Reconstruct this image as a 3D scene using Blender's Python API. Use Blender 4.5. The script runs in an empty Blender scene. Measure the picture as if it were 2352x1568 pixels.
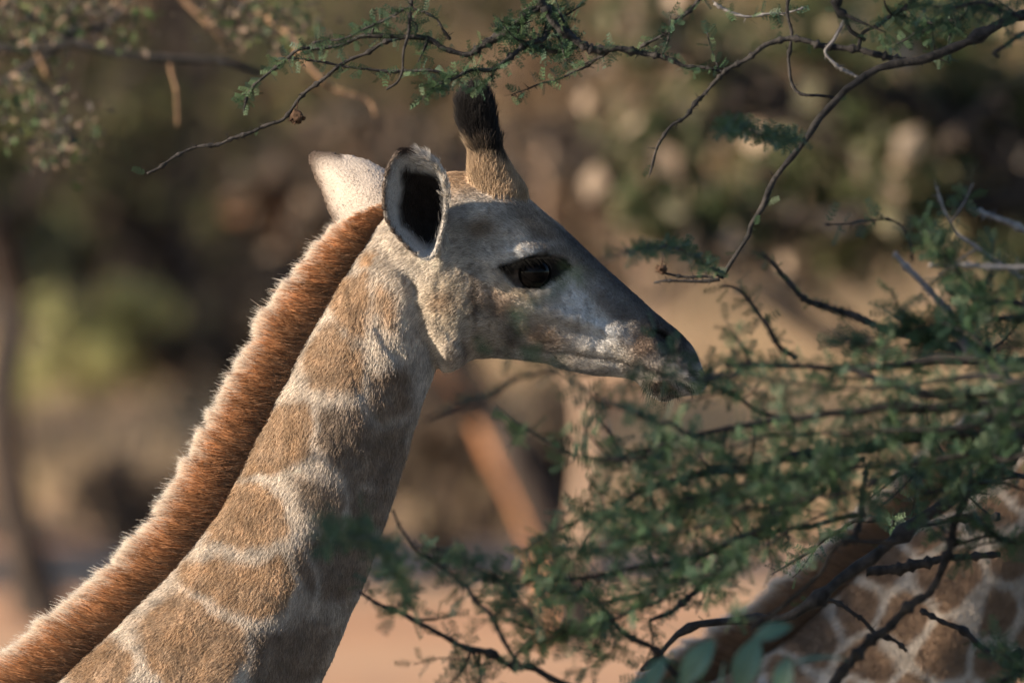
import bpy, math, random
import numpy as np
from mathutils import Vector
from mathutils.kdtree import KDTree

random.seed(7)
RNG = np.random.default_rng(11)
R = math.radians
COL = bpy.context.scene.collection
SCN = bpy.context.scene

# ------------------------------------------------------------------ camera, sky, sun, exposure
S = 0.0007                      # metres in the giraffe's plane for one unit of the layout grid (2352 x 1568)
DIST = 25.0
CAM = np.array([0.0, -DIST, 2.5]); AIM = np.array([0.0, 0.0, 2.0])
cam_d = bpy.data.cameras.new('camera'); cam = bpy.data.objects.new('camera', cam_d); COL.objects.link(cam)
cam.location = CAM
cam.rotation_euler = Vector(AIM - CAM).to_track_quat('-Z', 'Y').to_euler()
FD = float(np.linalg.norm(AIM - CAM))
cam_d.sensor_width = 36.0
cam_d.lens = 36.0 * FD / (2352 * S)
cam_d.clip_start = 0.5; cam_d.clip_end = 4000
cam_d.dof.use_dof = True
cam_d.dof.focus_distance = FD - 0.09
cam_d.dof.aperture_fstop = 5.8
SCN.camera = cam

TO_SUN = np.array([-0.90, -0.31, 0.36]); TO_SUN /= np.linalg.norm(TO_SUN)
SUN_EL = math.asin(TO_SUN[2]); SUN_ROT = math.atan2(TO_SUN[0], TO_SUN[1])
world = bpy.data.worlds.new('World'); SCN.world = world; world.use_nodes = True
wn = world.node_tree.nodes; wl = world.node_tree.links
sky = wn.new('ShaderNodeTexSky'); sky.sky_type = 'NISHITA'; sky.sun_disc = False
sky.sun_elevation = SUN_EL; sky.sun_rotation = SUN_ROT; sky.air_density = 0.9; sky.dust_density = 0.2; sky.ozone_density = 2.5
wl.new(sky.outputs[0], wn['Background'].inputs[0]); wn['Background'].inputs[1].default_value = 0.072
sun_d = bpy.data.lights.new('sun', 'SUN'); sun_d.energy = 5.0; sun_d.angle = R(0.53); sun_d.color = (1.0, 0.85, 0.66)
sun = bpy.data.objects.new('sun', sun_d); COL.objects.link(sun)
sun.rotation_euler = Vector(TO_SUN).to_track_quat('Z', 'Y').to_euler(); sun.location = (-30, -8, 20)
SCN.view_settings.view_transform = 'Standard'; SCN.view_settings.look = 'None'
SCN.view_settings.exposure = 1.28; SCN.view_settings.gamma = 1.0; SCN.view_settings.use_curve_mapping = False
SCN.cycles.use_denoising = True
SCN.cycles.max_bounces = 6; SCN.cycles.diffuse_bounces = 3; SCN.cycles.glossy_bounces = 2
SCN.cycles.transmission_bounces = 4; SCN.cycles.transparent_max_bounces = 8
SCN.cycles.use_adaptive_sampling = True; SCN.cycles.adaptive_threshold = 0.02

# ------------------------------------------------------------------ helpers
FWD = (AIM - CAM) / FD; RIGHT = np.array([1.0, 0, 0]); UP = np.cross(RIGHT, FWD)
def at(dx, dy, Y):
    """the point of the place that lies in direction (dx, dy) of the layout grid, in the plane y = Y"""
    t = S / FD
    d = FWD + RIGHT * (dx - 1176) * t + UP * (784 - dy) * t
    return CAM + d * ((Y - CAM[1]) / d[1])
def px2m(Y): return S * (Y + DIST) / DIST

def tag(o, label=None, cat=None, group=None, kind=None):
    for k, v in (('label', label), ('category', cat), ('group', group), ('kind', kind)):
        if v: o[k] = v
    return o
def empty(name, loc=(0, 0, 0)):
    o = bpy.data.objects.new(name, None); COL.objects.link(o); o.location = loc
    o.empty_display_size = 0.1
    return o
def link(name, data, mat=None, parent=None):
    o = bpy.data.objects.new(name, data); COL.objects.link(o)
    if mat is not None: data.materials.append(mat)
    if parent is not None: o.parent = parent
    return o
def mesh(name, V, F, smooth=True, cols=None, colname='col'):
    """V: n x 3, F: list of face-index arrays (m x k)"""
    me = bpy.data.meshes.new(name)
    V = np.asarray(V, dtype=np.float32)
    if not isinstance(F, (list, tuple)): F = [F]
    F = [np.asarray(f, dtype=np.int32) for f in F if len(f)]
    nl = sum(f.size for f in F); npoly = sum(len(f) for f in F)
    me.vertices.add(len(V)); me.vertices.foreach_set('co', V.ravel())
    me.loops.add(nl); me.polygons.add(npoly)
    me.loops.foreach_set('vertex_index', np.concatenate([f.ravel() for f in F]))
    tot = np.concatenate([np.full(len(f), f.shape[1], dtype=np.int32) for f in F])
    st = np.concatenate([[0], np.cumsum(tot)[:-1]]).astype(np.int32)
    me.polygons.foreach_set('loop_start', st)
    me.polygons.foreach_set('use_smooth', np.full(npoly, smooth))
    if cols is not None: set_col(me, cols, colname)
    me.update(calc_edges=True); me.validate()
    return me
def set_col(me, cols, colname='col'):
    a = me.attributes.new(colname, 'FLOAT_COLOR', 'POINT')
    c = np.ones((len(cols), 4), dtype=np.float32); c[:, :3] = cols
    a.data.foreach_set('color', c.ravel())

def _hash(ix, iy, iz, seed):
    h = (ix * 374761393 + iy * 668265263 + iz * 2147483647 + seed * 974634777) & 0xffffffff
    h = ((h ^ (h >> 13)) * 1274126177) & 0xffffffff
    return ((h ^ (h >> 16)) & 0xffff) / 65535.0
def noise(P, scale, seed=0):
    """value noise in -1..1"""
    p = np.asarray(P, dtype=np.float64) * scale
    if p.shape[1] == 2: p = np.c_[p, np.zeros(len(p))]
    i = np.floor(p).astype(np.int64); f = p - i; f = f * f * (3 - 2 * f)
    o = 0
    for a in (0, 1):
        for b in (0, 1):
            for c in (0, 1):
                w = (f[:, 0] if a else 1 - f[:, 0]) * (f[:, 1] if b else 1 - f[:, 1]) * (f[:, 2] if c else 1 - f[:, 2])
                o = o + w * _hash(i[:, 0] + a, i[:, 1] + b, i[:, 2] + c, seed)
    return o * 2 - 1
def fbm(P, scale, seed=0, n=3):
    return sum(noise(P, scale * 2 ** k, seed + k) * 0.5 ** k for k in range(n)) / sum(0.5 ** k for k in range(n))
def sstep(a, b, x):
    t = np.clip((x - a) / (b - a), 0, 1); return t * t * (3 - 2 * t)
def poly_sd(P, poly):
    """signed distance to a polygon, positive inside"""
    poly = np.asarray(poly, float); n = len(poly); d = np.full(len(P), 1e9); ins = np.zeros(len(P), bool)
    for i in range(n):
        a = poly[i]; b = poly[(i + 1) % n]; e = b - a
        t = np.clip(((P - a) @ e) / (e @ e), 0, 1)
        d = np.minimum(d, np.linalg.norm(P - a - t[:, None] * e, axis=1))
        c = ((a[1] > P[:, 1]) != (b[1] > P[:, 1]))
        with np.errstate(divide='ignore', invalid='ignore'):
            c &= P[:, 0] < (b[0] - a[0]) * (P[:, 1] - a[1]) / (b[1] - a[1] if b[1] != a[1] else 1e-9) + a[0]
        ins ^= c
    return np.where(ins, d, -d)
def line_d(P, line):
    """distance to a polyline and the parameter 0..1 along it"""
    line = np.asarray(line, float); d = np.full(len(P), 1e9); u = np.zeros(len(P)); n = len(line) - 1
    for i in range(n):
        a = line[i]; e = line[i + 1] - a
        t = np.clip(((P - a) @ e) / (e @ e), 0, 1)
        q = np.linalg.norm(P - a - t[:, None] * e, axis=1); m = q < d
        d[m] = q[m]; u[m] = (i + t[m]) / n
    return d, u
def spline(pts, n, closed=False):
    """Catmull-Rom through the rows of pts, n samples, about even in chord length"""
    p = np.asarray(pts, float)
    q = np.vstack([p[-1:], p, p[:2]]) if closed else np.vstack([2 * p[0] - p[1], p, 2 * p[-1] - p[-2]])
    m = len(p) if closed else len(p) - 1
    seg = np.linalg.norm(np.diff(q[1:m + 2], axis=0), axis=1); cum = np.r_[0, np.cumsum(seg)]
    s = np.linspace(0, cum[-1], n, endpoint=not closed)
    i = np.clip(np.searchsorted(cum, s, 'right') - 1, 0, m - 1)
    t = ((s - cum[i]) / np.maximum(seg[i], 1e-9))[:, None]
    a, b, c, d = q[i], q[i + 1], q[i + 2], q[i + 3]
    return 0.5 * (2 * b + (c - a) * t + (2 * a - 5 * b + 4 * c - d) * t ** 2 + (3 * b - a - 3 * c + d) * t ** 3)
def tube(P, rad, n=8, cap=True):
    """a closed tube along the rows of P -> verts, [quads, tris]"""
    P = np.asarray(P, float); rad = np.broadcast_to(np.asarray(rad, float), (len(P),))
    T = np.gradient(P, axis=0); T /= np.linalg.norm(T, axis=1)[:, None] + 1e-12
    ref = np.array([0.31, 0.9, 0.3]) if abs(T[:, 1]).mean() < 0.8 else np.array([1.0, 0.1, 0.2])
    A = np.cross(T, ref); A /= np.linalg.norm(A, axis=1)[:, None]; B = np.cross(T, A)
    th = np.linspace(0, 2 * math.pi, n, endpoint=False)
    V = (P[:, None] + rad[:, None, None] * (A[:, None] * np.cos(th)[None, :, None] + B[:, None] * np.sin(th)[None, :, None])).reshape(-1, 3)
    Q = grid_faces(len(P), n)
    Tt = np.zeros((0, 3), int)
    if cap:
        k = len(V); V = np.vstack([V, P[:1], P[-1:]]); j = np.arange(n); j2 = (j + 1) % n; b = (len(P) - 1) * n
        Tt = np.vstack([np.c_[np.full(n, k), j2, j], np.c_[np.full(n, k + 1), b + j, b + j2]])
    return V, [Q, Tt]
def grid_faces(rows, n, closed=True):
    i = np.arange(rows - 1)[:, None] * n; j = np.arange(n if closed else n - 1)[None, :]; j2 = (j + 1) % n
    return np.stack([i + j, i + j2, i + n + j2, i + n + j], -1).reshape(-1, 4)
class MB:
    """collects several pieces into one mesh"""
    def __init__(s): s.V = []; s.F = {3: [], 4: []}; s.C = []; s.n = 0
    def add(s, V, F, col=None):
        V = np.asarray(V, float)
        for f in (F if isinstance(F, (list, tuple)) else [F]):
            if len(f): s.F[f.shape[1]].append(np.asarray(f) + s.n)
        s.V.append(V); s.n += len(V)
        if col is not None: s.C.append(np.broadcast_to(np.asarray(col, float), (len(V), 3)))
        return s
    def build(s, name, mat, parent=None, smooth=True, origin=None):
        V = np.vstack(s.V)
        if origin is not None: V = V - np.asarray(origin, float)
        F = [np.vstack(s.F[k]) for k in (3, 4) if s.F[k]]
        return link(name, mesh(name, V, F, smooth, np.vstack(s.C) if s.C else None), mat, parent)

def mat_new(name):
    m = bpy.data.materials.new(name); m.use_nodes = True
    return m, m.node_tree.nodes, m.node_tree.links, m.node_tree.nodes['Principled BSDF']
def mat_noise(name, c1, c2, scale=20, rough=0.85, bump=0.3, bscale=None, c3=None, dist=0.02):
    m, n, l, b = mat_new(name)
    tc = n.new('ShaderNodeTexCoord'); nz = n.new('ShaderNodeTexNoise'); nz.inputs['Scale'].default_value = scale; nz.inputs['Detail'].default_value = 6
    cr = n.new('ShaderNodeValToRGB'); cr.color_ramp.elements[0].position = 0.33; cr.color_ramp.elements[1].position = 0.68
    cr.color_ramp.elements[0].color = (*c1, 1); cr.color_ramp.elements[1].color = (*c2, 1)
    if c3: e = cr.color_ramp.elements.new(0.5); e.color = (*c3, 1)
    l.new(tc.outputs['Object'], nz.inputs['Vector']); l.new(nz.outputs[0], cr.inputs[0]); l.new(cr.outputs[0], b.inputs['Base Color'])
    b.inputs['Roughness'].default_value = rough; b.inputs['Specular IOR Level'].default_value = 0.25
    if bump:
        n2 = n.new('ShaderNodeTexNoise'); n2.inputs['Scale'].default_value = bscale or scale * 4; n2.inputs['Detail'].default_value = 5
        bp = n.new('ShaderNodeBump'); bp.inputs['Strength'].default_value = bump; bp.inputs['Distance'].default_value = dist
        l.new(tc.outputs['Object'], n2.inputs['Vector']); l.new(n2.outputs[0], bp.inputs['Height']); l.new(bp.outputs[0], b.inputs['Normal'])
    return m
def mat_attr(name, rough=0.8, trans=0.0, spec=0.2, bump=0.0, bscale=300, gain=1.0):
    """colour from the 'col' attribute; optional light passing through (leaves, hair)"""
    m, n, l, b = mat_new(name)
    a = n.new('ShaderNodeAttribute'); a.attribute_name = 'col'
    l.new(a.outputs['Color'], b.inputs['Base Color'])
    b.inputs['Roughness'].default_value = rough; b.inputs['Specular IOR Level'].default_value = spec
    if bump:
        tc = n.new('ShaderNodeTexCoord'); n2 = n.new('ShaderNodeTexNoise'); n2.inputs['Scale'].default_value = bscale; n2.inputs['Detail'].default_value = 4
        bp = n.new('ShaderNodeBump'); bp.inputs['Strength'].default_value = bump; bp.inputs['Distance'].default_value = 0.004
        l.new(tc.outputs['Object'], n2.inputs['Vector']); l.new(n2.outputs[0], bp.inputs['Height']); l.new(bp.outputs[0], b.inputs['Normal'])
    if trans:
        t = n.new('ShaderNodeBsdfTranslucent'); mx = n.new('ShaderNodeMixShader'); mx.inputs[0].default_value = trans
        l.new(a.outputs['Color'], t.inputs[0]); l.new(b.outputs[0], mx.inputs[1]); l.new(t.outputs[0], mx.inputs[2])
        l.new(mx.outputs[0], n['Material Output'].inputs['Surface'])
    return m
M_LEAF = mat_attr('leaf', rough=0.55, trans=0.25, spec=0.3)
M_DRY = mat_attr('dry_leaf', rough=0.8, trans=0.3)
M_BARK = mat_noise('bark', (0.012, 0.011, 0.011), (0.046, 0.040, 0.037), 60, bump=0.8, bscale=180, dist=0.004)
M_PALE = mat_noise('pale_dead_wood', (0.12, 0.11, 0.11), (0.27, 0.25, 0.24), 60, bump=0.5, bscale=200, dist=0.003)
M_TRUNK = mat_noise('trunk_bark', (0.16, 0.095, 0.055), (0.36, 0.22, 0.13), 5, bump=0.9, bscale=14, dist=0.05)
M_TRUNKD = mat_noise('dark_trunk_bark', (0.020, 0.016, 0.014), (0.065, 0.048, 0.038), 5, bump=0.9, bscale=14, dist=0.05)
# ------------------------------------------------------------------ ground
def ground_z(x, y):
    P = np.c_[np.ravel(x), np.ravel(y)]
    z = 0.10 * noise(P, 0.12, 3) + 0.06 * noise(P, 0.03, 4) * sstep(20, 60, P[:, 1])
    return z * sstep(1.0, 6.0, np.hypot(P[:, 0], P[:, 1] - 1))
gx = np.concatenate([-np.geomspace(1200, 42, 24), np.linspace(-40, 40, 161), np.geomspace(42, 1200, 24)])
gy = np.concatenate([-np.geomspace(300, 31, 12), np.linspace(-30, 160, 301), np.geomspace(163, 2500, 30)])
GX, GY = np.meshgrid(gx, gy)
GV = np.c_[GX.ravel(), GY.ravel(), ground_z(GX, GY)]
m, n, l, b = mat_new('sandy_soil')
tc = n.new('ShaderNodeTexCoord')
n1 = n.new('ShaderNodeTexNoise'); n1.inputs['Scale'].default_value = 0.35; n1.inputs['Detail'].default_value = 8
n2 = n.new('ShaderNodeTexNoise'); n2.inputs['Scale'].default_value = 3.0; n2.inputs['Detail'].default_value = 8
r1 = n.new('ShaderNodeValToRGB'); r1.color_ramp.elements[0].position = 0.35; r1.color_ramp.elements[1].position = 0.65
r1.color_ramp.elements[0].color = (0.45, 0.21, 0.095, 1); r1.color_ramp.elements[1].color = (0.53, 0.32, 0.175, 1)
mx = n.new('ShaderNodeMix'); mx.data_type = 'RGBA'; mx.blend_type = 'MULTIPLY'; mx.inputs[0].default_value = 0.35
bp = n.new('ShaderNodeBump'); bp.inputs['Strength'].default_value = 0.6; bp.inputs['Distance'].default_value = 0.08
for q in (n1, n2): l.new(tc.outputs['Object'], q.inputs['Vector'])
l.new(n1.outputs[0], r1.inputs[0]); l.new(r1.outputs[0], mx.inputs[6]); l.new(n2.outputs[0], mx.inputs[7])
sx = n.new('ShaderNodeSeparateXYZ'); mr = n.new('ShaderNodeMapRange'); mr.inputs[1].default_value, mr.inputs[2].default_value = 24, 34
lt = n.new('ShaderNodeMix'); lt.data_type = 'RGBA'; n3 = n.new('ShaderNodeTexNoise'); n3.inputs['Scale'].default_value = 6.0; r3 = n.new('ShaderNodeValToRGB')
r3.color_ramp.elements[0].color = (0.10, 0.085, 0.06, 1); r3.color_ramp.elements[1].color = (0.24, 0.20, 0.15, 1)   # unseen near soil made greyer, as leaf litter, to cut warm bounce
l.new(tc.outputs['Object'], sx.inputs[0]); l.new(sx.outputs['Y'], mr.inputs[0]); l.new(tc.outputs['Object'], n3.inputs['Vector']); l.new(n3.outputs[0], r3.inputs[0])
l.new(mr.outputs[0], lt.inputs[0]); l.new(r3.outputs[0], lt.inputs[6]); l.new(mx.outputs[2], lt.inputs[7])
l.new(lt.outputs[2], b.inputs['Base Color']); l.new(n2.outputs[0], bp.inputs['Height']); l.new(bp.outputs[0], b.inputs['Normal'])
b.inputs['Roughness'].default_value = 0.95
tag(link('ground', mesh('ground', GV, grid_faces(len(gy), len(gx), closed=False)), m), 'sandy orange soil of the dry bushveld', None, None, 'structure')

# ------------------------------------------------------------------ plants of the background
def leaf_cloud(centers, sizes, cols, aspect=0.5, droop=0.0, rng=RNG):
    """one bent leaf-shaped face pair per centre"""
    N = len(centers)
    u = rng.normal(size=(N, 3)); u[:, 2] -= droop; u /= np.linalg.norm(u, axis=1)[:, None]
    w = rng.normal(size=(N, 3)); w = np.cross(u, w); w /= np.linalg.norm(w, axis=1)[:, None]
    nrm = np.cross(u, w)
    s = sizes[:, None]
    V = np.stack([centers - u * s * 0.5, centers + w * s * aspect * 0.5 + nrm * s * 0.08, centers + u * s * 0.5, centers - w * s * aspect * 0.5 + nrm * s * 0.08], 1).reshape(-1, 3)
    i = np.arange(N)[:, None] * 4
    F = np.vstack([i + np.array([[0, 1, 2]]), i + np.array([[0, 2, 3]])])
    return V, F, np.repeat(cols, 4, 0)
def palette(cols, N, jit=0.25, rng=RNG):
    c = np.asarray(cols, float)[rng.integers(0, len(cols), N)]
    return c * (1 + jit * rng.uniform(-1, 1, (N, 1)))
GREEN = [(0.045, 0.075, 0.025), (0.06, 0.085, 0.03), (0.035, 0.06, 0.022), (0.09, 0.105, 0.035)]
OLIVE = [(0.11, 0.12, 0.045), (0.15, 0.145, 0.055), (0.08, 0.09, 0.035)]
TAN = [(0.42, 0.30, 0.18), (0.36, 0.24, 0.14), (0.50, 0.38, 0.24), (0.30, 0.20, 0.12)]
BROWN = [(0.16, 0.11, 0.075), (0.12, 0.085, 0.06), (0.22, 0.15, 0.10)]
def grow(base, height, spread, nstem, rng, levels=2, lean=0.0):
    """stems of a bush or tree: list of (points, radii)"""
    out = []
    for k in range(nstem):
        a = rng.uniform(0, 2 * math.pi); tip = base + np.array([math.cos(a) * spread * rng.uniform(0.3, 1) + lean, math.sin(a) * spread * rng.uniform(0.3, 1), height * rng.uniform(0.65, 1.0)])
        mid = base * 0.5 + tip * 0.5 + rng.normal(size=3) * height * 0.06
        P = spline([base + rng.normal(size=3) * [0.05, 0.05, 0], mid, tip], 8)
        out.append((P, np.linspace(0.03, 0.008, 8) * height / 2.5))
        for j in range(levels * 2):
            q = P[rng.integers(3, 8)]; d = rng.normal(size=3) * height * 0.16; d[2] = abs(d[2]) * 0.6
            out.append((spline([q, q + d * 0.5 + rng.normal(size=3) * 0.03, q + d], 5), np.linspace(0.011, 0.004, 5) * height / 2.5))
    return out
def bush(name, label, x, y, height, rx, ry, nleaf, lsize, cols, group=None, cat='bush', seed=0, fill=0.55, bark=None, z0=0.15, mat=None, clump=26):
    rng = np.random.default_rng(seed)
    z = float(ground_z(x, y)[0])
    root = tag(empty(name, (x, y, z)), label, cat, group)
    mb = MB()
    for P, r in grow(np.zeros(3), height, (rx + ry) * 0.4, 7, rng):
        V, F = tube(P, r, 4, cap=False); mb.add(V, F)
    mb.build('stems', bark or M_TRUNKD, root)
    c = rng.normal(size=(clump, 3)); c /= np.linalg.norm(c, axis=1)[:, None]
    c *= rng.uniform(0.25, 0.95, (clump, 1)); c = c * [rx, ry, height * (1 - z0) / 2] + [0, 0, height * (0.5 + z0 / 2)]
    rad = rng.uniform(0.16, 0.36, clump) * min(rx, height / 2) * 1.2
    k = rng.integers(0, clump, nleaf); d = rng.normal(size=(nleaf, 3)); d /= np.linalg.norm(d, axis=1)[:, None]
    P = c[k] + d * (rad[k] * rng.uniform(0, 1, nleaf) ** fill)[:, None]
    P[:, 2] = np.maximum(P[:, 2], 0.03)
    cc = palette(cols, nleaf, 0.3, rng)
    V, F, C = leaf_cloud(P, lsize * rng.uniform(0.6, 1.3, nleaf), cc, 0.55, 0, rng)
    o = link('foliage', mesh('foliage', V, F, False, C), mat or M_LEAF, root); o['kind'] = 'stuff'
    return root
def tree(name, label, path, r0, r1, crown, nleaf, lsize, cols, group=None, seed=0, bark=None, limbs=6, mat=None):
    """path: trunk points from the ground up (world); crown: list of (centre, radii)"""
    rng = np.random.default_rng(seed)
    path = np.asarray(path, float); base = path[0].copy(); base[2] = float(ground_z(base[0], base[1])[0]); path[0, 2] = base[2] - 0.05
    root = tag(empty(name, base), label, 'tree', group)
    P = spline(path, 26); u = np.linspace(0, 1, 26)
    rad = r0 + (r1 - r0) * u + r0 * 0.55 * np.exp(-u * 14) + r0 * 0.08 * noise(P, 3.0, seed)
    mb = MB(); V, F = tube(P, rad, 14); V = V + 0.12 * r0 * noise(V, 6.0, seed)[:, None] * (V - np.repeat(P.mean(0)[None], len(V), 0)) * 0
    mb.add(V, F)
    tr = mb.build('trunk', bark or M_TRUNK, root, origin=base)
    for k, (c, rr) in enumerate(crown):
        c = np.asarray(c, float); rr = np.asarray(rr, float)
        mb = MB(); q = P[int(rng.integers(16, 26))]
        Q = spline([q, q * 0.5 + c * 0.5 + rng.normal(size=3) * 0.12, c], 9); V, F = tube(Q, np.linspace(r1 * 0.85, r1 * 0.25, 9), 7); mb.add(V, F)
        for j in range(limbs):
            e = c + rng.normal(size=3) * rr * 0.55; s0 = Q[int(rng.integers(3, 9))]
            V, F = tube(spline([s0, s0 * 0.5 + e * 0.5 + rng.normal(size=3) * 0.08, e], 7), np.linspace(r1 * 0.3, r1 * 0.08, 7), 5); mb.add(V, F)
        br = mb.build('limb', bark or M_TRUNK, root, origin=base)
        nl = nleaf // len(crown); ncl = 16
        cc = rng.normal(size=(ncl, 3)); cc /= np.linalg.norm(cc, axis=1)[:, None]; cc = c + cc * rr * rng.uniform(0.2, 0.95, (ncl, 1))
        kk = rng.integers(0, ncl, nl); d = rng.normal(size=(nl, 3)) * rr * 0.22
        V, F, C = leaf_cloud(cc[kk] + d - base, lsize * rng.uniform(0.6, 1.3, nl), palette(cols, nl, 0.3, rng), 0.5, 0, rng)
        o = link('crown', mesh('crown', V, F, False, C), mat or M_LEAF, root); o['kind'] = 'stuff'
    return root
def gp(dx, dy, Y):
    p = at(dx, dy, Y); return float(p[0]), Y
DK = [(.030, .026, .022), (.045, .036, .03), (.06, .05, .035)]  # dark leaf tones; the dark and brown bushes carry their shade in this colour
# ------------------------------------------------------------------ background
BGROUP = 'bushes of the far thicket'
def ground_Y(dy): return 2.5 / (0.02 + (dy - 784) * S / DIST) - DIST        # how far off level ground shows at that height
# dry grass: tufts of blades over the open ground
def grass(name, label, n, xr, yr, h, cols, seed):
    rng = np.random.default_rng(seed); N = n
    y = rng.uniform(*yr, N); half = 0.033 * (y + DIST) * 1.5; x = rng.uniform(xr[0], xr[1], N) * half
    d = fbm(np.c_[x, y], 0.25, seed, 3); keep = d > -0.12; x, y = x[keep], y[keep]; N = len(x)
    k = 7; a = rng.uniform(0, 2 * math.pi, (N, k)); L = h * rng.uniform(.5, 1.25, (N, k)); ln = rng.uniform(.1, .55, (N, k))
    b0 = np.stack([np.repeat(x[:, None], k, 1) + rng.normal(size=(N, k)) * .06, np.repeat(y[:, None], k, 1) + rng.normal(size=(N, k)) * .06, np.repeat(ground_z(x, y)[:, None], k, 1) - .01], -1).reshape(-1, 3)
    a, L, ln = a.ravel(), L.ravel(), ln.ravel()
    tip = b0 + np.c_[np.cos(a) * ln * L, np.sin(a) * ln * L, L]; side = np.c_[-np.sin(a), np.cos(a), np.zeros(len(a))] * .012
    V = np.stack([b0 - side, b0 + side, tip], 1).reshape(-1, 3); F = np.arange(len(V)).reshape(-1, 3)
    tag(link(name, mesh(name, V, F, False, np.repeat(palette(cols, len(a), .25, rng), 3, 0)), M_DRY), label, 'grass', None, 'stuff')
grass('dry_grass', 'tufts of dry tan grass on the sandy ground', 9000, (-1, 1), (50, 150), .45, [(.42, .31, .20), (.36, .26, .16), (.32, .25, .14), (.46, .34, .23)], 2)
# thicket
trng = np.random.default_rng(21)
THL = ['brown and olive bush of the far thicket', 'brown bush with dark green leaves in the far thicket', 'shadowy olive bush of the far thicket', 'dull brown bush of the far thicket with tan leaves']
THR = ['tan and olive bush of the far thicket', 'dry tan bush of the far thicket with brown leaves', 'mixed green and tan bush of the far thicket', 'pale tan bush of the far thicket flecked with green']
for i in range(62):
    dx = -300 + 3000 * ((i * 0.618) % 1.0) if i < 30 else (-2900 + 2200 * ((i * .618) % 1.0) if i % 2 else 2700 + 2000 * ((i * .618) % 1.0)); Y = trng.uniform(95, 150) if i < 30 else trng.uniform(60, 140); x, _ = gp(dx, 400, Y)
    bush('thicket_bush', (THL if dx < 1150 else THR)[i % 4], x, Y, trng.uniform(3.2, 6.0) * (.42 if i >= 30 and i % 2 else 1), trng.uniform(1.4, 2.4), trng.uniform(1.2, 2.0), 2600 if i < 30 else 1500, .16 if i < 30 else .21,
         ([BROWN + OLIVE, BROWN + GREEN + BROWN, OLIVE + DK, BROWN + BROWN + TAN[1:2]] if dx < 1150 else [TAN + OLIVE, TAN + BROWN, OLIVE + GREEN + TAN, TAN + TAN + GREEN])[i % 4], BGROUP, seed=100 + i, fill=.6)
for i in range(10):
    dx = (-350 - 190 * i) if i % 2 else (2600 + 200 * i); Y = trng.uniform(40, 75); x, _ = gp(dx, 400, Y)
    bush('dry_bush', ['grey brown dry bush standing on the open soil', 'olive bush standing on the open soil'][i % 3 == 0], x, Y, trng.uniform(1.6, 2.8), trng.uniform(.8, 1.3), trng.uniform(.7, 1.1), 1500, .10, [OLIVE + BROWN, BROWN + DK, BROWN + TAN[3:]][i % 3], 'bushes on the open soil', seed=160 + i)
# distant wood that closes the horizon
rng = np.random.default_rng(5); N = 40000
wx = rng.uniform(-110, 110, N); wy = rng.uniform(170, 300, N); hz = 7 + 3.5 * fbm(np.c_[wx, wy], .12, 4, 3); wz = hz * rng.uniform(0, 1, N) ** .8
V, F, C = leaf_cloud(np.c_[wx, wy, wz], rng.uniform(.5, 1.0, N), palette(BROWN + OLIVE + GREEN, N, .3, rng), .7, 0, rng)
tag(link('distant_wood', mesh('distant_wood', V, F, False, C), M_LEAF), 'brown and olive wood closing the horizon', 'wood', None, 'stuff')
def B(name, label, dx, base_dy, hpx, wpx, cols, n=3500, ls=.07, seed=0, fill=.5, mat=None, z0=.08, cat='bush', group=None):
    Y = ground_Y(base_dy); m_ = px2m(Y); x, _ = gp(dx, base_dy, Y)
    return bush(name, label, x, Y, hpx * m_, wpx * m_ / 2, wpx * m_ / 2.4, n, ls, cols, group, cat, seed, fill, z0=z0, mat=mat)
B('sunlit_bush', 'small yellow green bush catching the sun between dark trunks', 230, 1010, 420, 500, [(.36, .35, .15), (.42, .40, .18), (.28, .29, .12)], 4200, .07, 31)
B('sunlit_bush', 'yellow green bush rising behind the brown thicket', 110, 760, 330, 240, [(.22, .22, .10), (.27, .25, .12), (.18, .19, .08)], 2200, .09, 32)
B('shade_dark_bush', 'bush with shade painted into its dark brown leaves beside the small sunlit bush', 560, 1090, 560, 420, DK + BROWN[1:2], 7200, .07, 33)
B('shade_dark_bush', 'low bush with shade painted into its dark leaves, spreading over the small sunlit bush', 230, 720, 260, 700, DK, 8000, .18, 34)
B('shade_dark_bush', 'tall bush with shade painted into its dark leaves, close behind the mane', 640, 1010, 600, 330, DK, 6000, .11, 39)
B('shade_dark_bush', 'bush with shade painted into its dark leaves under the tall thicket beside the yellow green bush', 420, 800, 330, 420, DK + BROWN[1:2], 6000, .15, 40)
B('brown_bush', 'grey brown twiggy bush behind the curved orange trunk', 1010, 1340, 620, 420, BROWN + DK, 5200, .05, 35)
B('brown_bush', 'grey brown bush in the shade of the young giraffe\'s neck', 770, 1330, 560, 380, BROWN + DK[:2], 4600, .05, 36)
B('brown_bush', 'grey brown bush between the orange and the pale trunk', 1270, 1300, 460, 300, BROWN + DK, 3800, .05, 37)
B('brown_bush', 'leafless brown bush standing on the bare soil', 330, 1330, 300, 340, BROWN + TAN[3:], 2400, .05, 38)
def trunk(name, label, pts, base_dy, wpx, bark, cols, seed, up, nleaf=2500):
    Y = ground_Y(base_dy); m_ = px2m(Y); path = [at(x, y, Y + o) for x, y, o in pts]; top = path[-1]
    crown = [(top + np.array([dx_, dy_, dz_]) * up, np.array([1.0, .9, .6]) * up * .55) for dx_, dy_, dz_ in ((-.7, .4, .7), (.6, -.2, .9), (.0, .7, 1.2))]
    return tree(name, label, path, wpx * m_ / 2, wpx * m_ / 3.4, crown, nleaf, .08, cols, None, seed, bark)
ORANGE = mat_noise('orange_bark', (.24, .10, .045), (.44, .21, .10), 6, bump=.8, bscale=16, dist=.04)
PINK = mat_noise('pinkish_bark', (.28, .19, .13), (.48, .34, .25), 6, bump=.8, bscale=16, dist=.04)
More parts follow.
